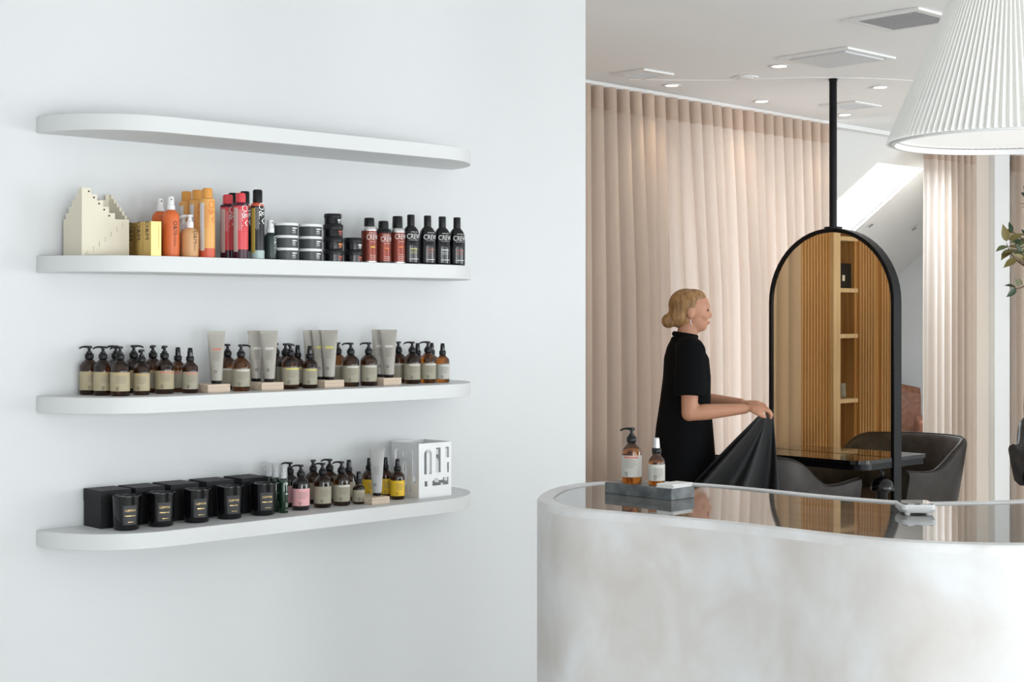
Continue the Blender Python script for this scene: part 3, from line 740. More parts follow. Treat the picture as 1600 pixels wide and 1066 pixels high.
# orange spray bottles
def soft_bottle(name, px, y, label, group, r, h, m_, top, rz=R_(-12), ink='ink', ts=.0185, tz=None, a=.32):
    t = thing(name, label, 'bottle', spot2(px, y), rz, group)
    part('bottle_body', (r, h), lambda m: m.lathe([(0, .001), (r * .8, 0), (r * .93, .002), (r, .010), (r, h - r * .85), (r * .95, h - r * .55), (r * .8, h - r * .27), (r * .55, h - r * .08), (r * .42, h), (0, h)], 28), m_, t)
    part('lettering', (r, h, ts), lambda m: word(m, 'O&M', ts, r + .0005, a, tz or h * .62, True), ink, t)
    def pr(m):
        for k in range(2): m.patch(r + .0005, a + .02 - .13 * k, a + .05 - .13 * k, h * .22, (tz or h * .62) - ts * 1.05, 2)
    part('printed_text', (r, h), pr, ink, t)
    if top == 'mist':
        part('nozzle', (r,), lambda m: m.lathe([(0, h), (.0125, h), (.0125, h + .013), (.0105, h + .0145), (.0095, h + .036), (.008, h + .040), (0, h + .041)], 20), 'white_plastic', t)
        part('spray_hole', (r,), lambda m: m.lathe([(0, 0), (.002, 0), (.002, .0015), (0, .0015)], 8, Matrix.Translation((0, -.0095, h + .031)) @ Matrix.Rotation(R_(90), 4, 'X')), 'hole', t)
    else:
        def pp(m):
            m.lathe([(0, h), (.0115, h), (.0115, h + .017), (.008, h + .020), (.0055, h + .030), (.0055, h + .033), (.0095, h + .034), (.0095, h + .039), (0, h + .040)], 20)
            m.tube([(0, 0, h + .0365), (.018, 0, h + .0365), (.026, 0, h + .034)], [.004, .0036, .003], 8)
        part('pump', (r,), pp, 'white_plastic', t, rz=LEFT - rz)
    return t
GO = 'orange spray bottles'; GP = 'peach pump bottles'
soft_bottle('spray_bottle', 267, 3.975, 'front orange spray bottle with white mist nozzle', GO, .0255, .142, 'orange', 'mist', rz=R_(-20))
soft_bottle('spray_bottle', 250.5, 4.055, 'rear orange spray bottle half hidden behind gold boxes', GO, .0255, .142, 'orange', 'mist')
soft_bottle('pump_bottle', 296.5, 3.965, 'small front peach pump bottle with white pump', GP, .0265, .090, 'peach', 'pump', rz=R_(-14), ts=.0175, tz=.062)
soft_bottle('pump_bottle', 287, 4.06, 'small rear peach pump bottle tucked behind another', GP, .0265, .090, 'peach', 'pump', ts=.0175, tz=.062)
# aerosol cans
def can(px, y, label, group, r, h, body, cap, base, base_h, cap_h, cap_r, ink, side=None, shoulder=None, rz=R_(2), a=-.06, ts=.030, detail=True, flare=0.0):
    t = thing('aerosol_can', label, 'aerosol can', spot2(px, y), rz, group)
    part('can_body', (r, h), lambda m: m.lathe([(r, base_h), (r, h - cap_h - .008), (r * .97, h - cap_h - .004), (0, h - cap_h - .004)], 28), body, t)
    part('base_band', (r, h), lambda m: m.lathe([(0, .001), (r - .002, 0), (r, .002), (r, base_h), (0, base_h)], 28), base, t)
    part('shoulder', (r, h), lambda m: m.lathe([(r * .985, h - cap_h - .0045), (r * 1.0 + flare, h - cap_h - .006), (r * .96 + flare * .7, h - cap_h), (cap_r * .98, h - cap_h + .005), (0, h - cap_h + .005)], 28), shoulder or body, t)
    part('cap', (cap_r, h, cap_h), lambda m: m.lathe([(0, h - cap_h + .003), (cap_r, h - cap_h + .003), (cap_r, h - .004), (cap_r - .003, h), (0, h)], 28), cap, t)
    if side: part('side_print', (r, h), lambda m: m.patch(r + .0005, -1.75, -.98, base_h * .75, h - cap_h - .012, 8), side, t)
    if detail:
        part('lettering', (r, h, ts), lambda m: word(m, 'O&M', ts, r + .0006, a, h * .655, True, 1.05), ink, t)
        def pr(m):
            for k in range(4): m.patch(r + .0005, a - .46 - .16 * k, a - .43 - .16 * k, h * (.42 + .02 * (k % 2)), h * .745, 2)
        part('printed_text', (r, h), pr, ink, t)
    return t
GY = 'apricot aerosol cans'; GR = 'raspberry aerosol cans'; GK = 'black aerosol cans'
for px, y, lb, dt in ((324, 3.955, 'apricot aerosol can with coral base, nearest of three', True), (308, 4.030, 'apricot aerosol can, middle of three', True), (291.5, 4.105, 'apricot aerosol can, rearmost of three', False)):
    can(px, y, lb, GY, .0235, .2125, 'yellow_can', 'yellow_cap', 'coral_band', .029, .034, .0155, 'ink_orange', side='side_label_w', detail=dt)
for px, y, lb in ((376, 3.955, 'raspberry aerosol can with plum base, nearer of two'), (356, 4.035, 'raspberry aerosol can with plum base, further of two')):
    can(px, y, lb, GR, .0235, .2045, 'pink_can', 'pink_can', 'plum', .029, .034, .0155, 'ink_white', side='side_label', shoulder='plum', flare=.001)
for px, y, lb in ((402.5, 3.955, 'black aerosol can with pale teal base and orange shoulder, in front'), (382.5, 4.035, 'black-capped aerosol can half hidden behind nearer raspberry can'), (364, 4.115, 'black-capped aerosol can almost hidden behind further raspberry can')):
    can(px, y, lb, GK, .0215, .2185, 'black_can', 'black_plastic', 'teal_band', .028, .046, .0150, 'ink_white', side='olive_side', shoulder='coral_band', a=-.02)
# small dark spray bottle
t = soft_bottle('spray_bottle', 422.5, 3.96, 'small ink-green spray bottle with white nozzle beside black can', None, .0195, .086, 'dark_green_plastic', 'mist', rz=R_(4), ink='ink_white', ts=.0185, tz=.056, a=.25)
# stacked tubs
def tub(px, y, z, label, group, r=.0375, h=.031):
    t = thing('styling_tub', label, 'tub', (along(px, y), y, z), R_(-6), group)
    part('tub_body', (r, h), lambda m: m.lathe([(0, 0), (r - .003, 0), (r - .0015, .001), (r - .0015, h - .0085), (0, h - .0085)], 32), 'tub_grey', t)
    part('lid', (r, h), lambda m: m.lathe([(0, h - .0083), (r, h - .0083), (r, h - .001), (r - .001, h), (0, h)], 32), 'white_plastic', t)
    part('printed_text', (r, h), lambda m: (m.patch(r - .001, .05, .62, h * .52, h * .62, 6), m.patch(r - .001, .05, .38, h * .36, h * .43, 6), m.patch(r - .001, .05, .5, h * .26, h * .285, 6), m.patch(r - .001, .05, .44, h * .18, h * .2, 6)), 'ink_white', t)
    return t
for px, side in ((447, 'left'), (484.5, 'right')):
    for k, w_ in enumerate(('bottom', 'middle', 'top')):
        tub(px, 3.956, Z2 + .0395 * k, 'graphite tub with white lid, %s of the %s stack' % (w_, side), 'graphite tubs stacked in threes', .0385, .0392)
def jar(px, y, z, label, r, h, ink='ink_white', group='black jars in two stacks'):
    t = thing('pomade_jar', label, 'jar', (along(px, y), y, z), R_(-4), group)
    part('jar_body', (r, h), lambda m: m.lathe([(0, 0), (r - .002, 0), (r - .001, .001), (r - .001, h * .58), (0, h * .58)], 32), 'black_gloss', t)
    part('lid', (r, h), lambda m: m.lathe([(0, h * .60), (r, h * .60), (r + .0003, h * .64), (r, h - .002), (r - .0015, h), (0, h)], 32), 'black_plastic', t)
    part('printed_text', (r, h), lambda m: (m.patch(r - .0005, .02, .6, h * .34, h * .46, 6), m.patch(r - .0005, .08, .5, h * .22, h * .28, 6), m.patch(r - .0005, .1, .45, h * .12, h * .16, 6)), ink, t)
JH = .0405
for k, (w_, ink) in enumerate((('bottom', 'ink_red'), ('second', 'ink_orange'), ('third', 'ink_red'))): jar(520.5, 3.952, Z2 + JH * k, 'black jar, %s from below in the stack of four' % w_ if k else 'black jar at the bottom of the stack of four', .0325, JH - .0003, ink)
jar(520, 3.952, Z2 + JH * 3, 'slightly smaller black jar on top of the stack of four', .0285, .0345, 'ink_white')
jar(551.5, 3.955, Z2, 'lower black jar in the stack of two', .0315, JH - .0003, 'ink_red')
jar(551.5, 3.955, Z2 + JH, 'upper black jar in the stack of two', .0315, JH - .0003, 'ink_white')
# russet cans and black bottles with CREW lettering
def crew_can(px, y, label, h, cap_h, top, accent):
    r = .0265
    t = thing('styling_can', label, 'can', spot2(px, y), R_(0), 'russet cans with black caps')
    part('can_body', h, lambda m: m.lathe([(r, .006), (r, h - cap_h - .016), (0, h - cap_h - .016)], 28), 'crew_brown', t)
    part('base_ring', h, lambda m: m.lathe([(0, 0), (r - .001, 0), (r + .0004, .0015), (r + .0004, .006), (0, .006)], 28), top, t)
    part('shoulder', h, lambda m: m.lathe([(0, h - cap_h - .016), (r + .0004, h - cap_h - .016), (r + .0004, h - cap_h - .008), (r * .9, h - cap_h - .002), (.019, h - cap_h), (0, h - cap_h)], 28), top, t)
    part('cap', h, lambda m: m.lathe([(0, h - cap_h), (.0175, h - cap_h), (.017, h - .004), (.0155, h), (0, h)], 24), 'black_plastic', t)
    part('lettering', h, lambda m: (word(m, 'CREW', .0245, r + .0006, -.16, h * .56, False, .66), word(m, 'AMERICAN', .006, r + .0006, -.16, h * .655, False)), 'ink_white', t)
    part('printed_text', h, lambda m: [m.patch(r + .0006, -.55, .3 - .06 * (k % 2), h * .46 - .004 * k * 1.6, h * .46 - .004 * k * 1.6 + .0009, 6) for k in (0, 7, 8, 9, 10)], 'ink_white', t)
    part('accent_print', (h,), lambda m: m.patch(r + .0006, -.5, .12, h * .335, h * .36, 6), accent, t)
crew_can(577, 3.955, 'russet can with tall black cap and yellow accent, leftmost of three', .150, .028, 'silver', 'ink_yellow')
crew_can(599, 3.955, 'russet can with short black cap and black shoulder, middle of three', .142, .026, 'black_plastic', 'ink_orange')
crew_can(621, 3.955, 'russet can with the tallest black cap, rightmost of three', .161, .040, 'silver', 'ink_orange')
def crew_bottle(px, y, label, accent):
    h = .130; rx, ry = .0305, .0235
    t = thing('shampoo_bottle', label, 'bottle', spot2(px, y), R_(-10), 'black oval bottles in a row')
    part('bottle_body', 'b', lambda m: m.lathe([(0, 0), (.92, 0), (.97, .002), (1.0, .008), (1.0, .088), (.97, .102), (.86, .115), (.66, .124), (.46, h), (0, h)], 32, Matrix.Identity(4), rx, ry), 'black_gloss', t)
    part('cap', 'c', lambda m: m.lathe([(0, h), (.0128, h), (.0128, h + .014), (.0124, h + .0145), (.0128, h + .015), (.0128, h + .036), (.0118, h + .0385), (0, h + .0385)], 24), 'black_plastic', t)
    def fl(u, q): a = math.asin(max(-1, min(1, u / rx))); return (u, -ry * math.cos(a) - .0007, q)
    part('lettering', 'w', lambda m: (word(m, 'CREW', .0245, 0, 0, 0, False, .72, lambda u, q: fl(u, q + .093)), word(m, 'AMERICAN', .0055, 0, 0, 0, False, 1, lambda u, q: fl(u, q + .1085))), 'ink_white', t)
    def ln(m, z, u0, u1, hh=.0008):
        v = []
        for i in range(7):
            u = u0 + (u1 - u0) * i / 6; v += [fl(u, z), fl(u, z + hh)]
        m.add(v, [(2 * i, 2 * i + 2, 2 * i + 3, 2 * i + 1) for i in range(6)])
    part('printed_text', 'p', lambda m: (ln(m, .081, -.017, .017), ln(m, .016, -.017, .017, .0018)), 'ink_white', t)
    part('accent_print', 'a', lambda m: (ln(m, .050, -.015, .013, .0028), ln(m, .042, -.015, .010, .001), ln(m, .037, -.015, .012, .001)), accent, t)
for px, lb, ac in ((642, 'leftmost of four black oval bottles with white lettering', 'stripe_yellow'), (668, 'second of four black oval bottles, red-toned print', 'ink_red'), (691, 'third of four black oval bottles, white line of print', 'ink_white'), (714, 'rightmost of four black oval bottles with white lettering', 'ink_red')):
    crew_bottle(px, 3.95, lb, ac)

# ------------------------------------------------------------------ lowest shelf
Z4 = ST[3]
def candle(px, y, label, k):
    r, h = .0425, .102
    t = thing('candle_jar', label, 'candle', (along(px, y), y, Z4), R_(-14), 'black glass candles in a row')
    part('glass', 'g', lambda m: m.lathe([(0, .001), (r * .80, 0), (r * .88, .003), (r * .91, .010), (r * .95, .06), (r * .985, .094), (r * 1.02, .100), (r * 1.015, h), (r * .985, h), (r * .955, .096), (r * .92, .074), (0, .074)], 40), 'black_gloss', t)
    part('wax', 'w', lambda m: m.lathe([(0, .0745), (r * .90, .0745), (r * .9, .0755), (0, .0755)], 32), 'black_plastic', t)
    part('wick', 'w', lambda m: m.tube([(0, 0, .0755), (.001, 0, .087)], .001, 6), 'hole', t)
    lb = part('label', 'l', lambda m: m.patch(r * .905 + .0012, -.52, .52, .018, .075, 12, r * .965 + .0012), 'label_black', t)
    part('lettering', 'n', lambda m: word(m, 'LUMIRA', .0092, r * .95 + .0016, .03, .060, False, 1.05), 'ink_gold', lb)
    part('printed_text', ('p', k), lambda m: (m.patch(r * .94 + .0016, (-.38, -.36, -.24, -.30, -.40)[k], (.40, .38, .30, .32, .42)[k], .0435, .0455 + .0012 * (k == 2), 8), m.patch(r * .925 + .0016, -.16, .28, .0255, .0270, 8)), 'ink_gold', lb)
M['label_black'] = mat('charcoal_paper', (.045, .045, .048), .6)
for k, (px, lb) in enumerate(((197.4, 'black glass candle at the left end of the row'), (251, 'black glass candle, second from the left'), (307, 'black glass candle in the middle of the row'), (358.5, 'black glass candle, fourth from the left'), (410.5, 'black glass candle beside the green bottles'))):
    candle(px, 4.015 + .002 * (k == 0), lb, k)
for k, px in enumerate((131.5, 186, 241, 297, 352)):
    y0 = 4.075; x0 = along(px + 26, y0)
    t = thing('candle_box', ('matt black gift box behind the leftmost candle', 'matt black gift box behind the second candle', 'matt black gift box behind the middle candle', 'matt black gift box behind the fourth candle', 'matt black gift box behind the candle nearest the green bottles')[k], 'box', (x0, y0, Z4), R_((0, 0, 1, -1, 0)[k]), 'matt black gift boxes')
    part('box_base', 'b', lambda m: m.box(.0008, .0992, .0008, .1042, 0, .075), 'black_card', t, ang=20)
    part('lid', 'l', lambda m: m.box(0, .100, 0, .105, .0755, .1125), 'black_card', t, ang=20)
def green(px, y, label, dt=True):
    r = .0155
    t = thing('serum_bottle', label, 'bottle', (along(px, y), y, Z4), R_(-14), 'dark green serum bottles')
    part('bottle_body', 'b', lambda m: m.lathe([(0, 0), (r - .001, 0), (r, .0015), (r, .103), (r * .9, .108), (.009, .111), (0, .111)], 24), 'green_glass', t)
    part('cap', 'c', lambda m: m.lathe([(0, .1115), (r * .80, .1115), (r * .80, .152), (r * .76, .154), (0, .154)], 20), 'clear_plastic', t)
    part('pump_core', 'k', lambda m: m.lathe([(0, .1112), (.006, .1112), (.006, .130), (.0035, .132), (.0035, .140), (0, .140)], 12), 'white_plastic', t)
    if dt: part('printed_text', 'p', lambda m: [m.patch(r + .0005, .05, .75 - .12 * (k % 3), z, z + hh, 5) for k, (z, hh) in enumerate(((.092, .004), (.060, .0035), (.032, .0012), (.028, .0012), (.024, .0012), (.020, .0012), (.010, .0012)))] , 'stripe_white', t)
for px, y, lb in ((443, 4.005, 'frontmost dark green serum bottle with clear cap'), (431, 4.045, 'second dark green serum bottle from the front'), (421, 4.085, 'third dark green serum bottle from the front'), (412.5, 4.125, 'rearmost dark green serum bottle nearest the wall')):
    green(px, y, lb)
def a4(kind, px, y, label, **k): return amber(kind, along(px, y), y, Z4, label, G4, **k)
M['near_black_glass'] = mat('near_black_glass', (.012, .008, .008), .05, coat=.4)
a4('pump', 470, 4.03, 'dark pump bottle with a pink label', noz=LEFT, lab='label_pink', stripe=None, rz=R_(-22), glass='near_black_glass')
a4('pump', 453, 4.125, 'dark pump bottle half hidden behind the pink-labelled bottle', noz=LEFT, lab='label_pink', stripe=None, detail=False, glass='near_black_glass')
a4('pump', 504, 4.03, 'front amber pump bottle with tan label right of the pink label', noz=LEFT, lab='label_olive', stripe=None, rz=R_(-22))
a4('pump', 533.5, 4.03, 'front amber pump bottle with olive label left of the small spray bottle', noz=LEFT, lab='label_olive', stripe='stripe_white', rz=R_(-22))
a4('pump', 489.5, 4.142, 'rear amber pump bottle right of the pink label, spout facing out', noz=TOCAM, lab='label_olive', stripe=None, detail=False)
a4('pump', 515, 4.122, 'rear amber pump bottle between the two front olive-labelled bottles', noz=LEFT, lab='label_olive', stripe=None, detail=False)
a4('spray', 545, 4.12, 'amber spray bottle behind the small front spray bottle', lab='label_olive', stripe=None, detail=False)
a4('mini', 560.5, 4.02, 'small front amber spray bottle with grey-olive label', lab='label_olive', stripe=None, rz=R_(-16))
a4('spray', 577, 4.125, 'rear amber spray bottle with yellow label, left of the grey tube', lab='label_yellow', stripe=None, rz=R_(-20))
a4('spray', 602, 4.105, 'rear amber spray bottle with yellow label, right of the grey tube', lab='label_yellow', stripe=None, rz=R_(-20))
a4('spray', 621, 4.03, 'front amber spray bottle with yellow label beside the white cut-out box', lab='label_yellow', stripe=None, rz=R_(-24))
block(581, 609, 3.96, Z4, 'pale wooden block on the lowest shelf', dep=.11, h=.024)
M['tube_pale'] = mat('pale_silver_tube', (.46, .46, .45), .35)
tube_thing(along(589, 4.005), 4.005, Z4 + .024, 'pale grey tube on the lowest shelf in front of yellow labels', GT, None, rz=R_(-44), wt=.026, wb=.0165, h=.158, col='tube_pale')
# white cut-out box: plates with letter-like openings
def plate(w_, h_, holes):
    """flat plate in (u, v) with rectangular / rounded openings, as the cells of a grid"""
    us = sorted({0, w_} | {a for hh in holes for a in (hh[0], hh[1])}); vs_ = sorted({0, h_} | {a for hh in holes for a in (hh[2], hh[3])})
    cells = []
    for i in range(len(us) - 1):
        for j in range(len(vs_) - 1):
            cu, cv = (us[i] + us[i + 1]) / 2, (vs_[j] + vs_[j + 1]) / 2
            if not any(a < cu < b and c < cv < d for a, b, c, d in holes): cells.append((i, j))
    return us, vs_, set(cells)
def plate_mesh(mb, w_, h_, holes, th, M4):
    us, vs_, cells = plate(w_, h_, holes); idx = {}; v = []; f = []
    def V(i, j, k):
        if (i, j, k) not in idx: idx[(i, j, k)] = len(v); v.append(tuple(M4 @ Vector((us[i], vs_[j], th * k))))
        return idx[(i, j, k)]
    for i, j in cells:
        f.append((V(i, j, 0), V(i, j + 1, 0), V(i + 1, j + 1, 0), V(i + 1, j, 0))); f.append((V(i, j, 1), V(i + 1, j, 1), V(i + 1, j + 1, 1), V(i, j + 1, 1)))
        for di, dj, e in ((-1, 0, ((0, 0), (0, 1))), (1, 0, ((1, 1), (1, 0))), (0, -1, ((1, 0), (0, 0))), (0, 1, ((0, 1), (1, 1)))):
            if (i + di, j + dj) not in cells:
                (a, b), (c, d) = e; f.append((V(i + a, j + b, 0), V(i + c, j + d, 0), V(i + c, j + d, 1), V(i + a, j + b, 1)))
    mb.add(v, f)
cx0, cy0 = along(654.5, 3.985), 3.985; cw, cd, ch = .150, .150, .190
t = thing('cutout_box', 'white metal box with cut-out shapes at the right end of the lowest shelf', 'organiser', (cx0, cy0, Z4))
def arch(u0, u1, v0, v1, n=4):
    """tall opening with a rounded head built from thin steps"""
    out = [(u0, u1, v0, v1 - (u1 - u0) / 2)]; r = (u1 - u0) / 2; c = (u0 + u1) / 2; vb = v1 - r
    for k in range(n):
        hw = r * math.sqrt(max(0, 1 - ((k + .5) / n) ** 2)); out.append((c - hw, c + hw, vb + r * k / n, vb + r * (k + 1) / n))
    return out
hf = arch(.024, .058, .082, .168) + [(.078, .100, .085, .172), (.122, .138, .135, .172), (.128, .138, .083, .118), (.026, .040, .040, .058), (.062, .136, .040, .058), (.070, .085, .058, .066), (.110, .136, .058, .066)]
hs = [(.015, .033, .05, .165), (.038, .050, .02, .04)] + arch(.062, .084, .04, .125) + [(.064, .084, .140, .158), (.108, .126, .02, .045)] + arch(.106, .128, .07, .165)
# the arch opening keeps its inner tongue
mbx = MB(); plate_mesh(mbx, cw, ch, hf, .003, Matrix(((1, 0, 0, 0), (0, 0, 1, 0), (0, 1, 0, 0), (0, 0, 0, 1)))); obj('front_plate', mbx, 'white_plastic', t, ang=20)
obj('arch_tongue', MB().prism([(.036, .078), (.047, .078), (.047, .150), (.0445, .155), (.0385, .155), (.036, .150)], .0005, .0025, XZ), 'white_plastic', t, ang=20)
mbx = MB(); plate_mesh(mbx, cd - .007, ch, hs, .003, Matrix.Translation((0, .0035, 0)) @ YZ); obj('side_plate', mbx, 'white_plastic', t, ang=20)
mbx = MB(); plate_mesh(mbx, cd - .007, ch, hs, .003, Matrix.Translation((cw - .003, .0035, 0)) @ YZ); obj('side_plate', mbx, 'white_plastic', t, ang=20)
mbx = MB(); plate_mesh(mbx, cw, ch, hf, .003, Matrix.Translation((0, cd - .003, 0)) @ Matrix(((1, 0, 0, 0), (0, 0, 1, 0), (0, 1, 0, 0), (0, 0, 0, 1)))); obj('back_plate', mbx, 'white_plastic', t, ang=20)
obj('base_plate', MB().box(.0035, cw - .0035, .0035, cd - .0035, 0, .003), 'white_plastic', t, ang=20)

# ------------------------------------------------------------------ things on the counter
t = thing('marble_tray', 'dark grey marble slab tray on the polished counter top', 'tray', (2.958, 2.580, TOPZ))
o = obj('slab', MB().box(-.046, .046, -.114, .114, 0, .029), 'grey_marble', t); bevel(o, .001, 1)
TZ = TOPZ + .029
amber('tray_pump', 2.941, 2.625, TZ, 'amber pump bottle with red-striped label on the marble tray', None, lab='label_grey', stripe='stripe_red', noz=LEFT, rz=R_(-62), glass='amber')
amber('tray_spray', 2.960, 2.556, TZ, 'amber spray bottle with silver cap on the marble tray', None, lab='label_grey', stripe='stripe_white', rz=R_(-40), glass='amber')
t = thing('card_stack', 'small stack of white cards at the end of the marble tray', 'cards', (2.962, 2.497, TZ), R_(4))
for k in range(3):
    obj('card', MB().box(-.043 + .001 * k, .040 + .001 * k, -.026, .026, .0032 * k, .0032 * k + .0029), 'white_stone', t, ang=0, rz=R_((0, 3, -2)[k]))
t = thing('card_reader', 'small white payment card reader with glossy screen on the counter', 'card reader', (3.150, 1.915, TOPZ), R_(-44))
def rr(a, b, r, n=5):
    p = []
    for cx_, cy_, s in ((a - r, b - r, 0), (-a + r, b - r, 90), (-a + r, -b + r, 180), (a - r, -b + r, 270)):
        for k in range(n + 1): q = R_(s + 90 * k / n); p.append((cx_ + r * math.cos(q), cy_ + r * math.sin(q)))
    return p
mbx = MB(); P1, P2, P3 = rr(.034, .034, .010), rr(.040, .040, .013), rr(.040, .040, .013); nn2 = len(P1)
v = [(a, b, .004) for a, b in P1] + [(a, b, .012) for a, b in P2] + [(a, b, .022) for a, b in P3] + [(a, b, .0235) for a, b in rr(.0385, .0385, .012)]
mbx.add(v, [(j * nn2 + i, j * nn2 + (i + 1) % nn2, (j + 1) * nn2 + (i + 1) % nn2, (j + 1) * nn2 + i) for j in range(3) for i in range(nn2)] + [tuple(range(nn2 - 1, -1, -1)), tuple(3 * nn2 + i for i in range(nn2))])
obj('case', mbx, 'white_plastic', t)
obj('screen', MB().prism(rr(.036, .036, .010), .0236, .0262), 'screen', t)
for sx_ in (-1, 1):
    for sy_ in (-1, 1): part('foot', 'f', lambda m: m.lathe([(0, 0), (.006, 0), (.0065, .002), (.006, .0042), (0, .0042)], 14), 'white_plastic', t, (.024 * sx_, .024 * sy_, 0))

# ================================================================== STYLING STATION WITH ARCHED MIRROR
XM, YL, YR, ZT = 6.963, 5.174, 4.359, 1.975      # front plane, left and right edge, crown of the arch
YC, HW = (YL + YR) / 2, (YL - YR) / 2; DEPF = .075
t = thing('styling_station', 'black framed arched mirror on a ceiling pole with a black table through it', 'mirror', (XM, YC, 0))
def arch_pts(hw, top, z0, n=28):
    p = [(-hw, z0)]
    for i in range(n + 1): a = PI - PI * i / n; p.append((hw * math.cos(a), top - hw + hw * math.sin(a)))
    return p + [(hw, z0)]
A, B = arch_pts(HW, ZT, .004), arch_pts(HW - .022, ZT - .022, .03)
v = []; na = len(A)
for xx in (0, DEPF):
    v += [(xx, u, z) for u, z in A] + [(xx, u, z) for u, z in B]
f = []
for i in range(na):
    j = (i + 1) % na
    f += [(i, j, na + j, na + i)[::-1], (2 * na + i, 2 * na + j, 3 * na + j, 3 * na + i), (i, j, 2 * na + j, 2 * na + i), (na + i, na + j, 3 * na + j, 3 * na + i)[::-1]]
o = obj('frame', MB().add(v, f), 'black_metal', t, ang=30); bevel(o, .002, 1)
G = arch_pts(HW - .0225, ZT - .0225, .031)
gm = MB().prism(G, .010, .018, Matrix(((0, 0, 1, 0), (1, 0, 0, 0), (0, 1, 0, 0), (0, 0, 0, 1))))
obj('mirror_glass', gm, 'mirror', t, ang=20)
gm = MB().prism(G, DEPF - .018, DEPF - .010, Matrix(((0, 0, 1, 0), (1, 0, 0, 0), (0, 1, 0, 0), (0, 0, 0, 1))))
obj('mirror_glass', gm, 'mirror', t, ang=20)
obj('ceiling_pole', MB().lathe([(0, ZT - .002), (.021, ZT - .002), (.021, CEIL - .012), (0, CEIL - .012)], 20, Matrix.Translation((DEPF / 2, 0, 0))), 'black_metal', t)
obj('pole_foot', MB().lathe([(0, ZT - .004), (.05, ZT - .004), (.05, ZT + .008), (.022, ZT + .012), (0, ZT + .012)], 24, Matrix.Translation((DEPF / 2, 0, 0))), 'black_metal', t)
obj('ceiling_plate', MB().lathe([(0, CEIL - .012), (.024, CEIL - .012), (.024, CEIL - .001), (0, CEIL - .001)], 24, Matrix.Translation((DEPF / 2, 0, 0))), 'black_metal', t)
def half_top(x0, x1, r, th):
    """table half with rounded outer corners, from the mirror face out"""
    s = 1 if x1 > x0 else -1; y0, y1 = -.40, .42; p = [(x0, y0)]
    for k in range(9): q = PI / 2 * k / 8; p.append((x1 - s * r + s * r * math.sin(q), y0 + r - r * math.cos(q)))
    for k in range(9): q = PI / 2 * k / 8; p.append((x1 - s * r + s * r * math.cos(q), y1 - r + r * math.sin(q)))
    p.append((x0, y1))
    return p if s > 0 else p[::-1]
obj('table_top', MB().prism(half_top(-.001, -.30, .10, 0), .722, .742), 'black_gloss', t, ang=30)
obj('table_apron', MB().prism(half_top(-.001, -.275, .09, 0), .690, .7215), 'black_metal', t, ang=30)
obj('table_top', MB().prism(half_top(DEPF + .001, DEPF + .26, .012, 0), .722, .742), 'black_gloss', t, ang=30)
obj('table_apron', MB().prism(half_top(DEPF + .001, DEPF + .235, .01, 0), .690, .7215), 'black_metal', t, ang=30)
t = thing('domed_holder', 'glossy black dome-shaped tool holder hanging under the station table', 'holder', (6.89, 4.385, .575))
obj('dome', MB().lathe([(.062, 0), (.064, .004), (.062, .022), (.052, .046), (.034, .062), (.012, .070), (0, .071)], 28), 'black_gloss', t)
obj('barrel', MB().lathe([(0, -.09), (.028, -.09), (.030, -.02), (.045, .002), (0, .002)], 24), 'black_plastic', t)
for k in (-1, 0, 1): obj('prong', MB().tube([(.004 * k, .006 * k, .068), (.012 * k, .016 * k, .085), (.010 * k, .014 * k, .10)], .0035, 8), 'black_plastic', t)
obj('hanger', MB().tube([(0, 0, .07), (0, .01, .09), (0, .012, .112)], .003, 8), 'black_metal', t)

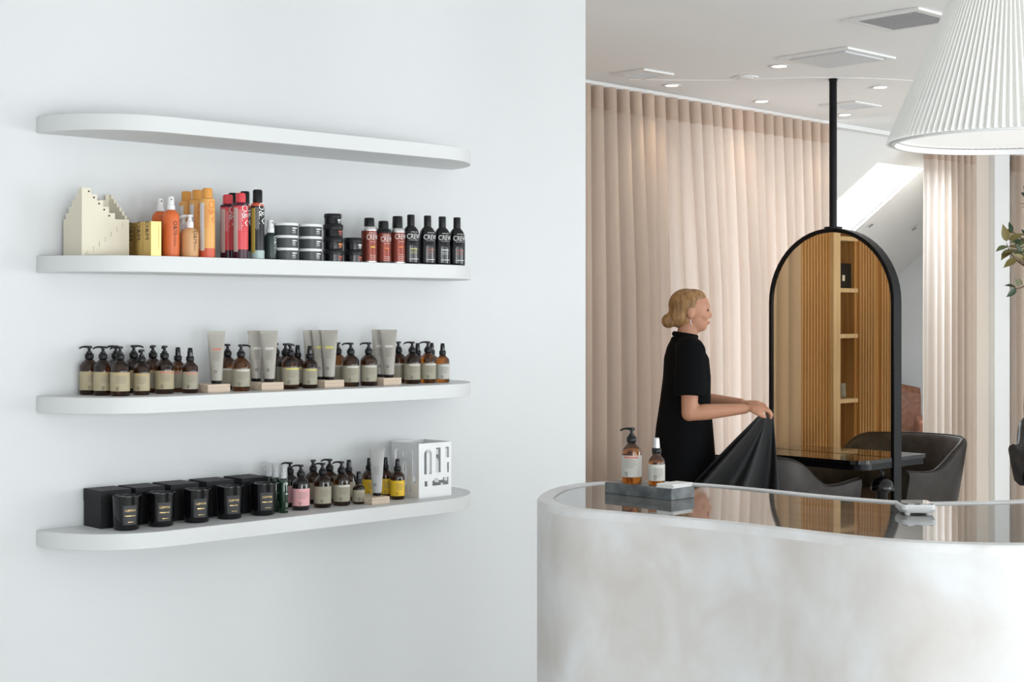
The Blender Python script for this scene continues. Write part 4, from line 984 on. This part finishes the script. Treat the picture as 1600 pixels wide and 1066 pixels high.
# ------------------------------------------------------------------ tub chairs
def tub_chair(label, loc, rz, group='leather tub chairs', m='leather', back=.79, arm=.625, base=True):
    """faces local +x; shell swept round a U from arm to arm"""
    t = thing('tub_chair', label, 'chair', loc, rz, group)
    key = (m, back, arm)
    def plan(s):
        # s in 0..1 along the U: right arm (local -y) front -> back -> left arm front
        hw, xf, xb, r = .285, .40, -.33, .24
        L1 = xf - (xb + r); L2 = PI / 2 * r; L3 = 2 * (hw - r); tot = 2 * L1 + 2 * L2 + L3; d = s * tot
        if d < L1: return (xf - d, -hw), (0, -1)
        d -= L1
        if d < L2: a = d / r; return (xb + r - r * math.sin(a), -hw + r - r * math.cos(a)), (-math.sin(a), -math.cos(a))
        d -= L2
        if d < L3: return (xb, -hw + r + d), (-1, 0)
        d -= L3
        if d < L2: a = d / r; return (xb + r - r * math.cos(a), hw - r + r * math.sin(a)), (-math.cos(a), math.sin(a))
        d -= L2
        return (xb + r + d, hw), (0, 1)
    def top(s):
        q = abs(s - .5) * 2
        k = min(1, max(0, (q - .30) / .42)); k = k * k * (3 - 2 * k)
        return back * (1 - k) + (arm + .02 * max(0, (q - .8) / .2)) * k
    def shell(mm):
        N = 64; ring = []; v = []
        for i in range(N + 1):
            s = i / N; (x, y), (nx, ny) = plan(s); zt = top(s); zb = .40
            lean = .055 * (zt - zb) / .4
            sec = [(-.006, zb), (.022 + lean * .15, zb + .03), (.026 + lean * .6, (zb + zt) / 2), (.028 + lean, zt - .03), (.022 + lean, zt - .008), (.004 + lean, zt), (-.014 + lean, zt - .006), (-.022 + lean * .9, zt - .03), (-.026 + lean * .4, (zb + zt) / 2), (-.028, zb)]
            ring.append(len(sec)); v += [(x + nx * o_, y + ny * o_, z) for o_, z in sec]
        n = ring[0]
        mm.add(v, [(i * n + k, (i + 1) * n + k, (i + 1) * n + (k + 1) % n, i * n + (k + 1) % n) for i in range(N) for k in range(n)] + [tuple(range(n)), tuple(N * n + k for k in range(n - 1, -1, -1))])
    part('shell', key, shell, m, t, ang=50)
    def pip(mm):
        pts = []
        for i in range(65):
            s = i / 64; (x, y), (nx, ny) = plan(s); zt = top(s); o_ = .004 + .055 * (zt - .40) / .4
            pts.append((x + nx * o_, y + ny * o_, zt + .001))
        mm.tube(pts, .0042, 6)
    part('piping', key, pip, m, t)
    def seat(mm):
        p = []
        for i in range(33):
            (x, y), (nx, ny) = plan(i / 32); p.append((x - nx * .032 + (.03 if i in (0, 32) else 0), y - ny * .032))
        mm.prism(p[::-1], .40, .475)
    bevel(part('seat', key, seat, m, t, ang=40), .015, 3)
    if base:
        part('seat_pan', key, lambda mm: mm.box(-.22, .30, -.22, .22, .375, .399), 'black_metal', t, ang=30)
        part('column', key, lambda mm: mm.lathe([(0, .02), (.035, .02), (.035, .22), (.024, .225), (.024, .374), (0, .374)], 20, Matrix.Translation((.02, 0, 0))), 'chrome', t)
        part('foot_plate', key, lambda mm: mm.lathe([(0, 0), (.27, 0), (.272, .006), (.26, .012), (.06, .02), (0, .02)], 36, Matrix.Translation((.02, 0, 0))), 'chrome', t)
    return t
tub_chair('dark leather tub chair under the cape, facing the arched mirror', (6.37, 4.775, 0), 0)
tub_chair('dark brown leather tub chair on the far side of the mirror', (2 * (XM + DEPF / 2) - 6.37, 4.775, 0), PI)
tub_chair('dark leather tub chair cut by the right picture edge', (8.95, 4.315, .07), R_(200))
# chestnut leather armchair in the alcove
t = thing('lounge_armchair', 'chestnut leather armchair with rolled top in the alcove', 'armchair', (10.75, 6.95, 0), R_(215))
def arm_poly(): return [(-.36, 0), (.40, 0), (.40, .0)]
o = obj('seat_base', MB().box(-.36, .36, -.36, .36, .12, .40), 'tan_leather', t); bevel(o, .04, 3)
o = obj('seat_cushion', MB().box(-.20, .40, -.26, .26, .402, .50), 'tan_leather', t); bevel(o, .04, 3)
mbx = MB(); v = []
for i in range(13):
    q = -1 + 2 * i / 12; zt = .93 - .05 * q * q
    v += [(-.40, .42 * q, .12), (-.46, .42 * q, zt - .06), (-.43, .42 * q, zt), (-.34, .42 * q, zt), (-.27, .42 * q, zt - .07), (-.22, .42 * q, .405), (-.365, .42 * q, .405), (-.365, .42 * q, .12)]
mbx.add(v, [(i * 8 + k, i * 8 + (k + 1) % 8, (i + 1) * 8 + (k + 1) % 8, (i + 1) * 8 + k) for i in range(12) for k in range(8)] + [tuple(range(7, -1, -1)), tuple(96 + k for k in range(8))])
obj('backrest', mbx, 'tan_leather', t, ang=60)
for s_ in (-1, 1):
    o = obj('armrest', MB().box(-.215, .40, s_ * .36 + (.002 if s_ > 0 else -.09), s_ * .36 + (.09 if s_ > 0 else -.002), .12, .66), 'tan_leather', t); bevel(o, .035, 3)
    for q in (-.28, .30): obj('leg', MB().lathe([(0, 0), (.014, 0), (.022, .12), (0, .12)], 12, Matrix.Translation((q, .30 * s_, 0))), 'black_metal', t)

# ------------------------------------------------------------------ potted tree at the right edge
px_, py_ = 6.10, 3.155
t = thing('potted_tree', 'slender potted tree with olive leaves at the right picture edge', 'plant', (px_, py_, 0))
obj('pot', MB().lathe([(0, 0), (.15, 0), (.18, .04), (.20, .34), (.21, .36), (.19, .36), (.18, .33), (0, .33)], 32), 'pot', t)
obj('soil', MB().lathe([(0, .3305), (.178, .3305), (.178, .335), (0, .34)], 24), 'trunk', t)
obj('trunk', MB().tube([(0, 0, .33), (.008, -.004, .7), (-.004, .006, 1.1), (.004, 0, 1.45), (0, .004, 1.8), (.01, 0, 2.1)], [.016, .014, .013, .011, .008, .004], 10), 'trunk', t)
LX = Vector((RT[0], RT[1], 0)); LF = Vector((FW[0], FW[1], 0))
rnd = random.Random(21)
def leaf_mesh():
    mb = MB(); v = []; n = 6
    for i in range(n + 1):
        q = i / n; w_ = .46 * math.sin(PI * q ** .8) * (1 - .15 * q); z = -.16 * (q - .4) ** 2
        v += [(q, -w_ / 1.0 * .5, z + .10 * w_), (q, 0, z - .02), (q, w_ / 1.0 * .5, z + .10 * w_)]
    mb.add(v, [(3 * i + k, 3 * i + 3 + k, 3 * i + 4 + k, 3 * i + 1 + k) for i in range(n) for k in range(2)])
    return mb
LM = {m: leaf_mesh().mesh('leaf', M[m], 60) for m in ('leaf_dark', 'leaf_olive', 'leaf_mid')}
for q in LM.values(): pass
def leaf(pos, direction, size, m, roll=0.0):
    d = Vector(direction).normalized(); nz = (Vector((0, 0, .75)) - LF * .8); nz = (nz - d * nz.dot(d)).normalized(); yy = nz.cross(d); q = Matrix((d, yy, nz)).transposed().to_quaternion()
    o = D.objects.new('leaf', LM[m]); COL.objects.link(o); o.parent = t; o.location = pos
    o.rotation_mode = 'QUATERNION'; o.rotation_quaternion = q @ Matrix.Rotation(roll, 3, 'X').to_quaternion(); o.scale = (size, size, size)
SCL = 6.45 / FPX
def pp(px, py, dep=0.0):
    """point near the tree from its place right/above of the trunk, in tree coordinates"""
    return LX * ((px - 1598) * SCL) + LF * dep + Vector((0, 0, EYE + (HY - py) * SCL))
def twig(pts, r0=.004):
    P = [pp(*p) for p in pts]; P = catmull(P, 4, False)
    obj('twig', MB().tube(P, [r0 * (1 - .7 * i / len(P)) for i in range(len(P))], 6), 'bark', t)
    return P
twig([(1600, 420, 0), (1580, 410, -.03), (1565, 397, -.05), (1556, 380, -.06)])
twig([(1600, 384, .0), (1590, 372, .02), (1582, 363, .04), (1574, 356, .05)])
twig([(1600, 425, .0), (1585, 412, -.05), (1568, 402, -.08)])
twig([(1600, 440, 0), (1585, 448, -.04), (1572, 451, -.06), (1564, 447, -.07)])
twig([(1600, 340, 0), (1596, 330, .0), (1592, 322, .01)])
L_ = [  # base px, tip px, size (px), material
    ((1557, 378, -.06), (1549, 354, -.08), 'leaf_olive'), ((1558, 384, -.06), (1538, 392, -.09), 'leaf_mid'), ((1560, 375, -.05), (1580, 366, -.07), 'leaf_olive'),
    ((1577, 362, .04), (1574, 346, .05), 'leaf_dark'), ((1580, 362, .04), (1566, 357, .05), 'leaf_olive'), ((1568, 388, -.05), (1545, 404, -.10), 'leaf_olive'),
    ((1572, 392, -.05), (1547, 396, -.09), 'leaf_olive'), ((1570, 404, -.08), (1549, 417, -.10), 'leaf_olive'), ((1588, 372, .03), (1578, 381, .0), 'leaf_dark'),
    ((1590, 374, .03), (1573, 377, .01), 'leaf_mid'), ((1588, 392, .0), (1577, 384, -.02), 'leaf_dark'), ((1590, 396, .0), (1580, 393, -.02), 'leaf_dark'),
    ((1596, 396, .0), (1584, 405, -.05), 'leaf_olive'), ((1588, 408, -.03), (1570, 398, -.06), 'leaf_olive'), ((1600, 404, -.01), (1586, 412, -.04), 'leaf_mid'),
    ((1604, 372, .03), (1592, 358, .03), 'leaf_dark'), ((1602, 356, .02), (1594, 344, .02), 'leaf_olive'), ((1603, 362, .04), (1594, 366, .03), 'leaf_mid'),
    ((1606, 322, .0), (1588, 322, .0), 'leaf_olive'), ((1606, 332, .01), (1595, 336, .0), 'leaf_olive'), ((1606, 384, .02), (1591, 392, .0), 'leaf_olive'),
    ((1571, 448, -.06), (1554, 446, -.07), 'leaf_dark'), ((1572, 450, -.06), (1556, 463, -.08), 'leaf_dark'), ((1577, 448, -.05), (1570, 436, -.06), 'leaf_mid'),
    ((1582, 446, -.05), (1578, 436, -.05), 'leaf_mid'), ((1604, 424, -.02), (1587, 437, -.05), 'leaf_olive'), ((1604, 420, .0), (1592, 428, -.02), 'leaf_dark'),
    ((1606, 440, .0), (1594, 446, .0), 'leaf_mid'), ((1600, 412, -.03), (1589, 416, -.05), 'leaf_olive')]
for a, b, m in L_:
    p, q = pp(*a), pp(*b); leaf(p, q - p, (q - p).length * 1.12, m, rnd.uniform(-.7, .7))
for i in range(13):                      # the rest of the crown, beyond the frame
    a = -1.5 + 3.0 * ((i * 5) % 13) / 12; z = 1.42 + .05 * i; ln = .34 - .012 * i
    e = LX * (ln * math.cos(a) + .03) + LF * (ln * math.sin(a)) + Vector((0, 0, z + .14))
    P = catmull([(0, 0, z), (e.x * .5, e.y * .5, z + .09), tuple(e)], 5, False)
    obj('twig', MB().tube(P, [.005 * (1 - .75 * k / len(P)) for k in range(len(P))], 6), 'bark', t)
    for k in range(8):
        q = P[min(len(P) - 1, 3 + k)]; sd = 1 if k % 2 else -1; dr = (Vector(e) - Vector((0, 0, z))).normalized()
        leaf(q, dr * .6 + dr.cross(Vector((0, 0, 1))) * (.8 * sd) + Vector((0, 0, rnd.uniform(-.2, .5))), rnd.uniform(.055, .08), rnd.choice(('leaf_dark', 'leaf_olive', 'leaf_mid')), rnd.uniform(-.9, .9))

# ================================================================== PERSON
PX, PYY = 5.655, 4.690
pt_ = thing('person', 'person in a loose black short-sleeved dress, fair hair in a low bun, lifting a cape', 'person', (PX, PYY, 0), -(PI / 2 - YAW))
# local frame: x = facing direction, y = the person's left, z = up
def remesh(o, vox, it=6):
    r = o.modifiers.new('remesh', 'REMESH'); r.mode = 'VOXEL'; r.voxel_size = vox; r.use_smooth_shade = True
    s = o.modifiers.new('smooth', 'SMOOTH'); s.factor = .5; s.iterations = it
    return o
b = MB()
# trunk and legs
b.rings([(.00, 0, .80, .10, .16), (-.005, 0, .92, .105, .165), (.0, 0, 1.05, .095, .14), (.005, 0, 1.18, .10, .15), (.0, 0, 1.28, .095, .16), (-.005, 0, 1.345, .07, .14), (-.01, 0, 1.375, .05, .09)])
for s_ in (-1, 1):
    fx = .05 if s_ > 0 else -.07
    b.tube([(0, .085 * s_, .86), (fx * .35 + .015, .09 * s_, .64), (fx * .6 + .01, .09 * s_, .46), (fx * .8 - .015, .09 * s_, .30), (fx - .01, .09 * s_, .08)], [.085, .072, .052, .050, .034], 16)
    b.tube([(fx - .04, .09 * s_, .045), (fx + .03, .09 * s_, .045), (fx + .11, .095 * s_, .030), (fx + .15, .10 * s_, .024)], [.032, .036, .030, .018], 12)
# neck and head, chin carried slightly forward and down
b.tube([(-.012, 0, 1.34), (.0, 0, 1.40), (.014, 0, 1.455)], [.062, .050, .052], 16)
b.ball((.022, 0, 1.535), (.090, .073, .088), 24, 16)
b.ball((.042, 0, 1.478), (.062, .056, .066), 20, 12)       # jaw and cheeks
b.ball((.072, 0, 1.440), (.026, .028, .020), 14, 10)       # chin
b.tube([(.100, 0, 1.532), (.108, 0, 1.512), (.114, 0, 1.496), (.102, 0, 1.488)], [.009, .011, .0125, .011], 10)   # nose
b.ball((.096, 0, 1.462), (.015, .024, .012), 12, 8)        # mouth mound
b.ball((.090, .0, 1.545), (.022, .052, .012), 14, 8)       # brow
for s_ in (-1, 1):
    b.ball((.010, .074 * s_, 1.508), (.018, .010, .030), 12, 8)     # ears
    b.ball((.078, .034 * s_, 1.492), (.022, .022, .020), 12, 8)     # cheekbones
# arms
def arm(sh, el, wr, r):
    b.tube([sh, ((sh[0] + el[0]) / 2, (sh[1] + el[1]) / 2, (sh[2] + el[2]) / 2), el], [r * 1.12, r, r * .84], 16)
    m1 = tuple(el[i] + (wr[i] - el[i]) * .3 for i in range(3)); m2 = tuple(el[i] + (wr[i] - el[i]) * .75 for i in range(3))
    b.tube([el, m1, m2, wr], [r * .84, r * .88, r * .66, r * .54], 16)
    b.ball(el, r * .86, 14, 10)
RS, RE, RW = (.0, -.165, 1.325), (-.012, -.205, 1.035), (.265, -.165, 1.055)
LS, LE, LW = (.015, .165, 1.325), (.07, .20, 1.075), (.285, .06, 1.065)
arm(RS, RE, RW, .044); arm(LS, LE, LW, .044)
def hand(wr, fwd, side, grip_down):
    """palm and five curled fingers pinching the cloth"""
    w_ = Vector(wr); f_ = Vector(fwd).normalized(); s_ = Vector(side).normalized(); d_ = Vector(grip_down).normalized()
    palm = w_ + f_ * .045
    b.tube([w_ - f_ * .005, w_ + f_ * .03, w_ + f_ * .075], [.024, .034, .033], 14, flat=.55)
    for k, (off_, ln) in enumerate(((-.027, .070), (-.009, .080), (.009, .074), (.026, .058))):
        a = w_ + f_ * .070 + s_ * off_; c = a + f_ * ln * .42 + d_ * .006; e = c + f_ * ln * .22 + d_ * ln * .30; g = e - f_ * ln * .10 + d_ * ln * .26
        b.tube([a - f_ * .02, a, c, e, g], [.0095, .0098, .0090, .0085, .0070], 10)
    a = w_ + f_ * .020 - s_ * .026; b.tube([a, a + f_ * .028 - s_ * .016 + d_ * .012, a + f_ * .052 - s_ * .010 + d_ * .028, a + f_ * .070 + d_ * .036], [.013, .0115, .0105, .0080], 10)
hand(RW, (.95, .06, .02), (0, 1, .25), (0, .15, -1)); hand(LW, (.93, -.25, -.02), (.2, 1, .2), (0, -.1, -1))
body = obj('body', b, 'skin', pt_, ang=0); remesh(body, .0055, 3)
# dress: loose, short sleeves, falls below the knee
dmb = MB()
dmb.rings([(-.01, 0, .42, .175, .235), (-.012, 0, .60, .162, .220), (-.012, 0, .80, .150, .205), (-.012, 0, .95, .138, .190), (-.008, 0, 1.08, .122, .172), (.0, 0, 1.20, .115, .170), (-.002, 0, 1.29, .108, .176), (-.010, 0, 1.345, .085, .155), (-.014, 0, 1.378, .064, .095), (-.016, 0, 1.396, .058, .064)], 32)
for sh, el in ((RS, RE), (LS, LE)):
    q = tuple(sh[i] + (el[i] - sh[i]) * .72 for i in range(3)); q2 = tuple(sh[i] + (el[i] - sh[i]) * .35 for i in range(3))
    dmb.tube([(sh[0] - .005, sh[1] * .55, sh[2] + .018), (sh[0], sh[1], sh[2] + .004), q2, q], [.066, .072, .076, .075], 18); dmb.ball((sh[0], sh[1] * .96, sh[2]), .071, 18, 12)
dress = obj('dress', dmb, 'black_cloth', pt_, ang=0); remesh(dress, .008, 5)
cl = MB().tube([(.052 * math.cos(a) - .008, .052 * math.sin(a), 1.392 + .016 * (1 - math.cos(a)) / 2) for a in [2 * PI * k / 20 for k in range(21)]], .013, 10, False)
obj('collar', cl, 'black_cloth', dress)
# hair: swept back from the forehead into a low bun
h = MB()
h.ball((-.004, 0, 1.548), (.086, .081, .080), 24, 16); h.ball((.030, 0, 1.580), (.066, .066, .046), 20, 12); h.ball((-.030, 0, 1.500), (.062, .072, .066), 20, 12)
h.tube([(-.05, 0, 1.50), (-.078, 0, 1.475)], [.045, .030], 14); h.ball((-.088, 0, 1.470), (.036, .042, .036), 18, 12)
hair = obj('hair', h, 'hair', pt_, ang=0); remesh(hair, .006, 4)
for s_ in (-1, 1):
    obj('eye', MB().ball((.094, .031 * s_, 1.523), (.009, .012, .008), 12, 8), 'eye', body)
    obj('earring', MB().tube([(.008, .086 * s_, 1.478), (.008, .088 * s_, 1.462), (.014, .087 * s_, 1.452)], .0028, 8), 'silver', body)
obj('lips', MB().ball((.105, 0, 1.4625), (.007, .019, .007), 12, 8), 'lips', body)
for s_ in (-1, 1):
    fx = .05 if s_ > 0 else -.07
    obj('shoe', MB().tube([(fx - .055, .09 * s_, .048), (fx + .0, .09 * s_, .052), (fx + .07, .093 * s_, .044), (fx + .13, .098 * s_, .034), (fx + .165, .10 * s_, .030)], [.030, .044, .042, .036, .022], 14), 'shoe', pt_)
# cape held by its top edge, swinging back and down
N, K = 44, 26; v = []
TA, TB = Vector((.330, -.165, 1.030)), Vector((.425, .045, 1.045))
for i in range(N + 1):
    u = i / N
    top = TA.lerp(TB, u); top.z -= .018 * math.sin(PI * u)
    bot = Vector((-.26 + .74 * u ** 1.1, -.40 + .46 * u, .46 + .05 * math.sin(7 * u)))
    for j in range(K + 1):
        q = j / K
        p = top.lerp(bot, q); sag = math.sin(PI * q)
        p.x += .035 * sag * (1 - u); p.z += .05 * sag * (1 - u)
        wv = math.sin(5.2 * PI * u + 1.1 * q) * (.010 + .050 * q)
        p.y += wv; p.x += .3 * wv
        v.append(tuple(p))
cp = MB().add(v, [(i * (K + 1) + j, (i + 1) * (K + 1) + j, (i + 1) * (K + 1) + j + 1, i * (K + 1) + j + 1) for i in range(N) for j in range(K)])
co = obj('salon_cape', cp, 'cape_cloth', None, (PX, PYY, 0), -(PI / 2 - YAW), ang=180)
sd = co.modifiers.new('solid', 'SOLIDIFY'); sd.thickness = .002
tag(co, 'black salon cape held up by the person beside the chair', 'cape')
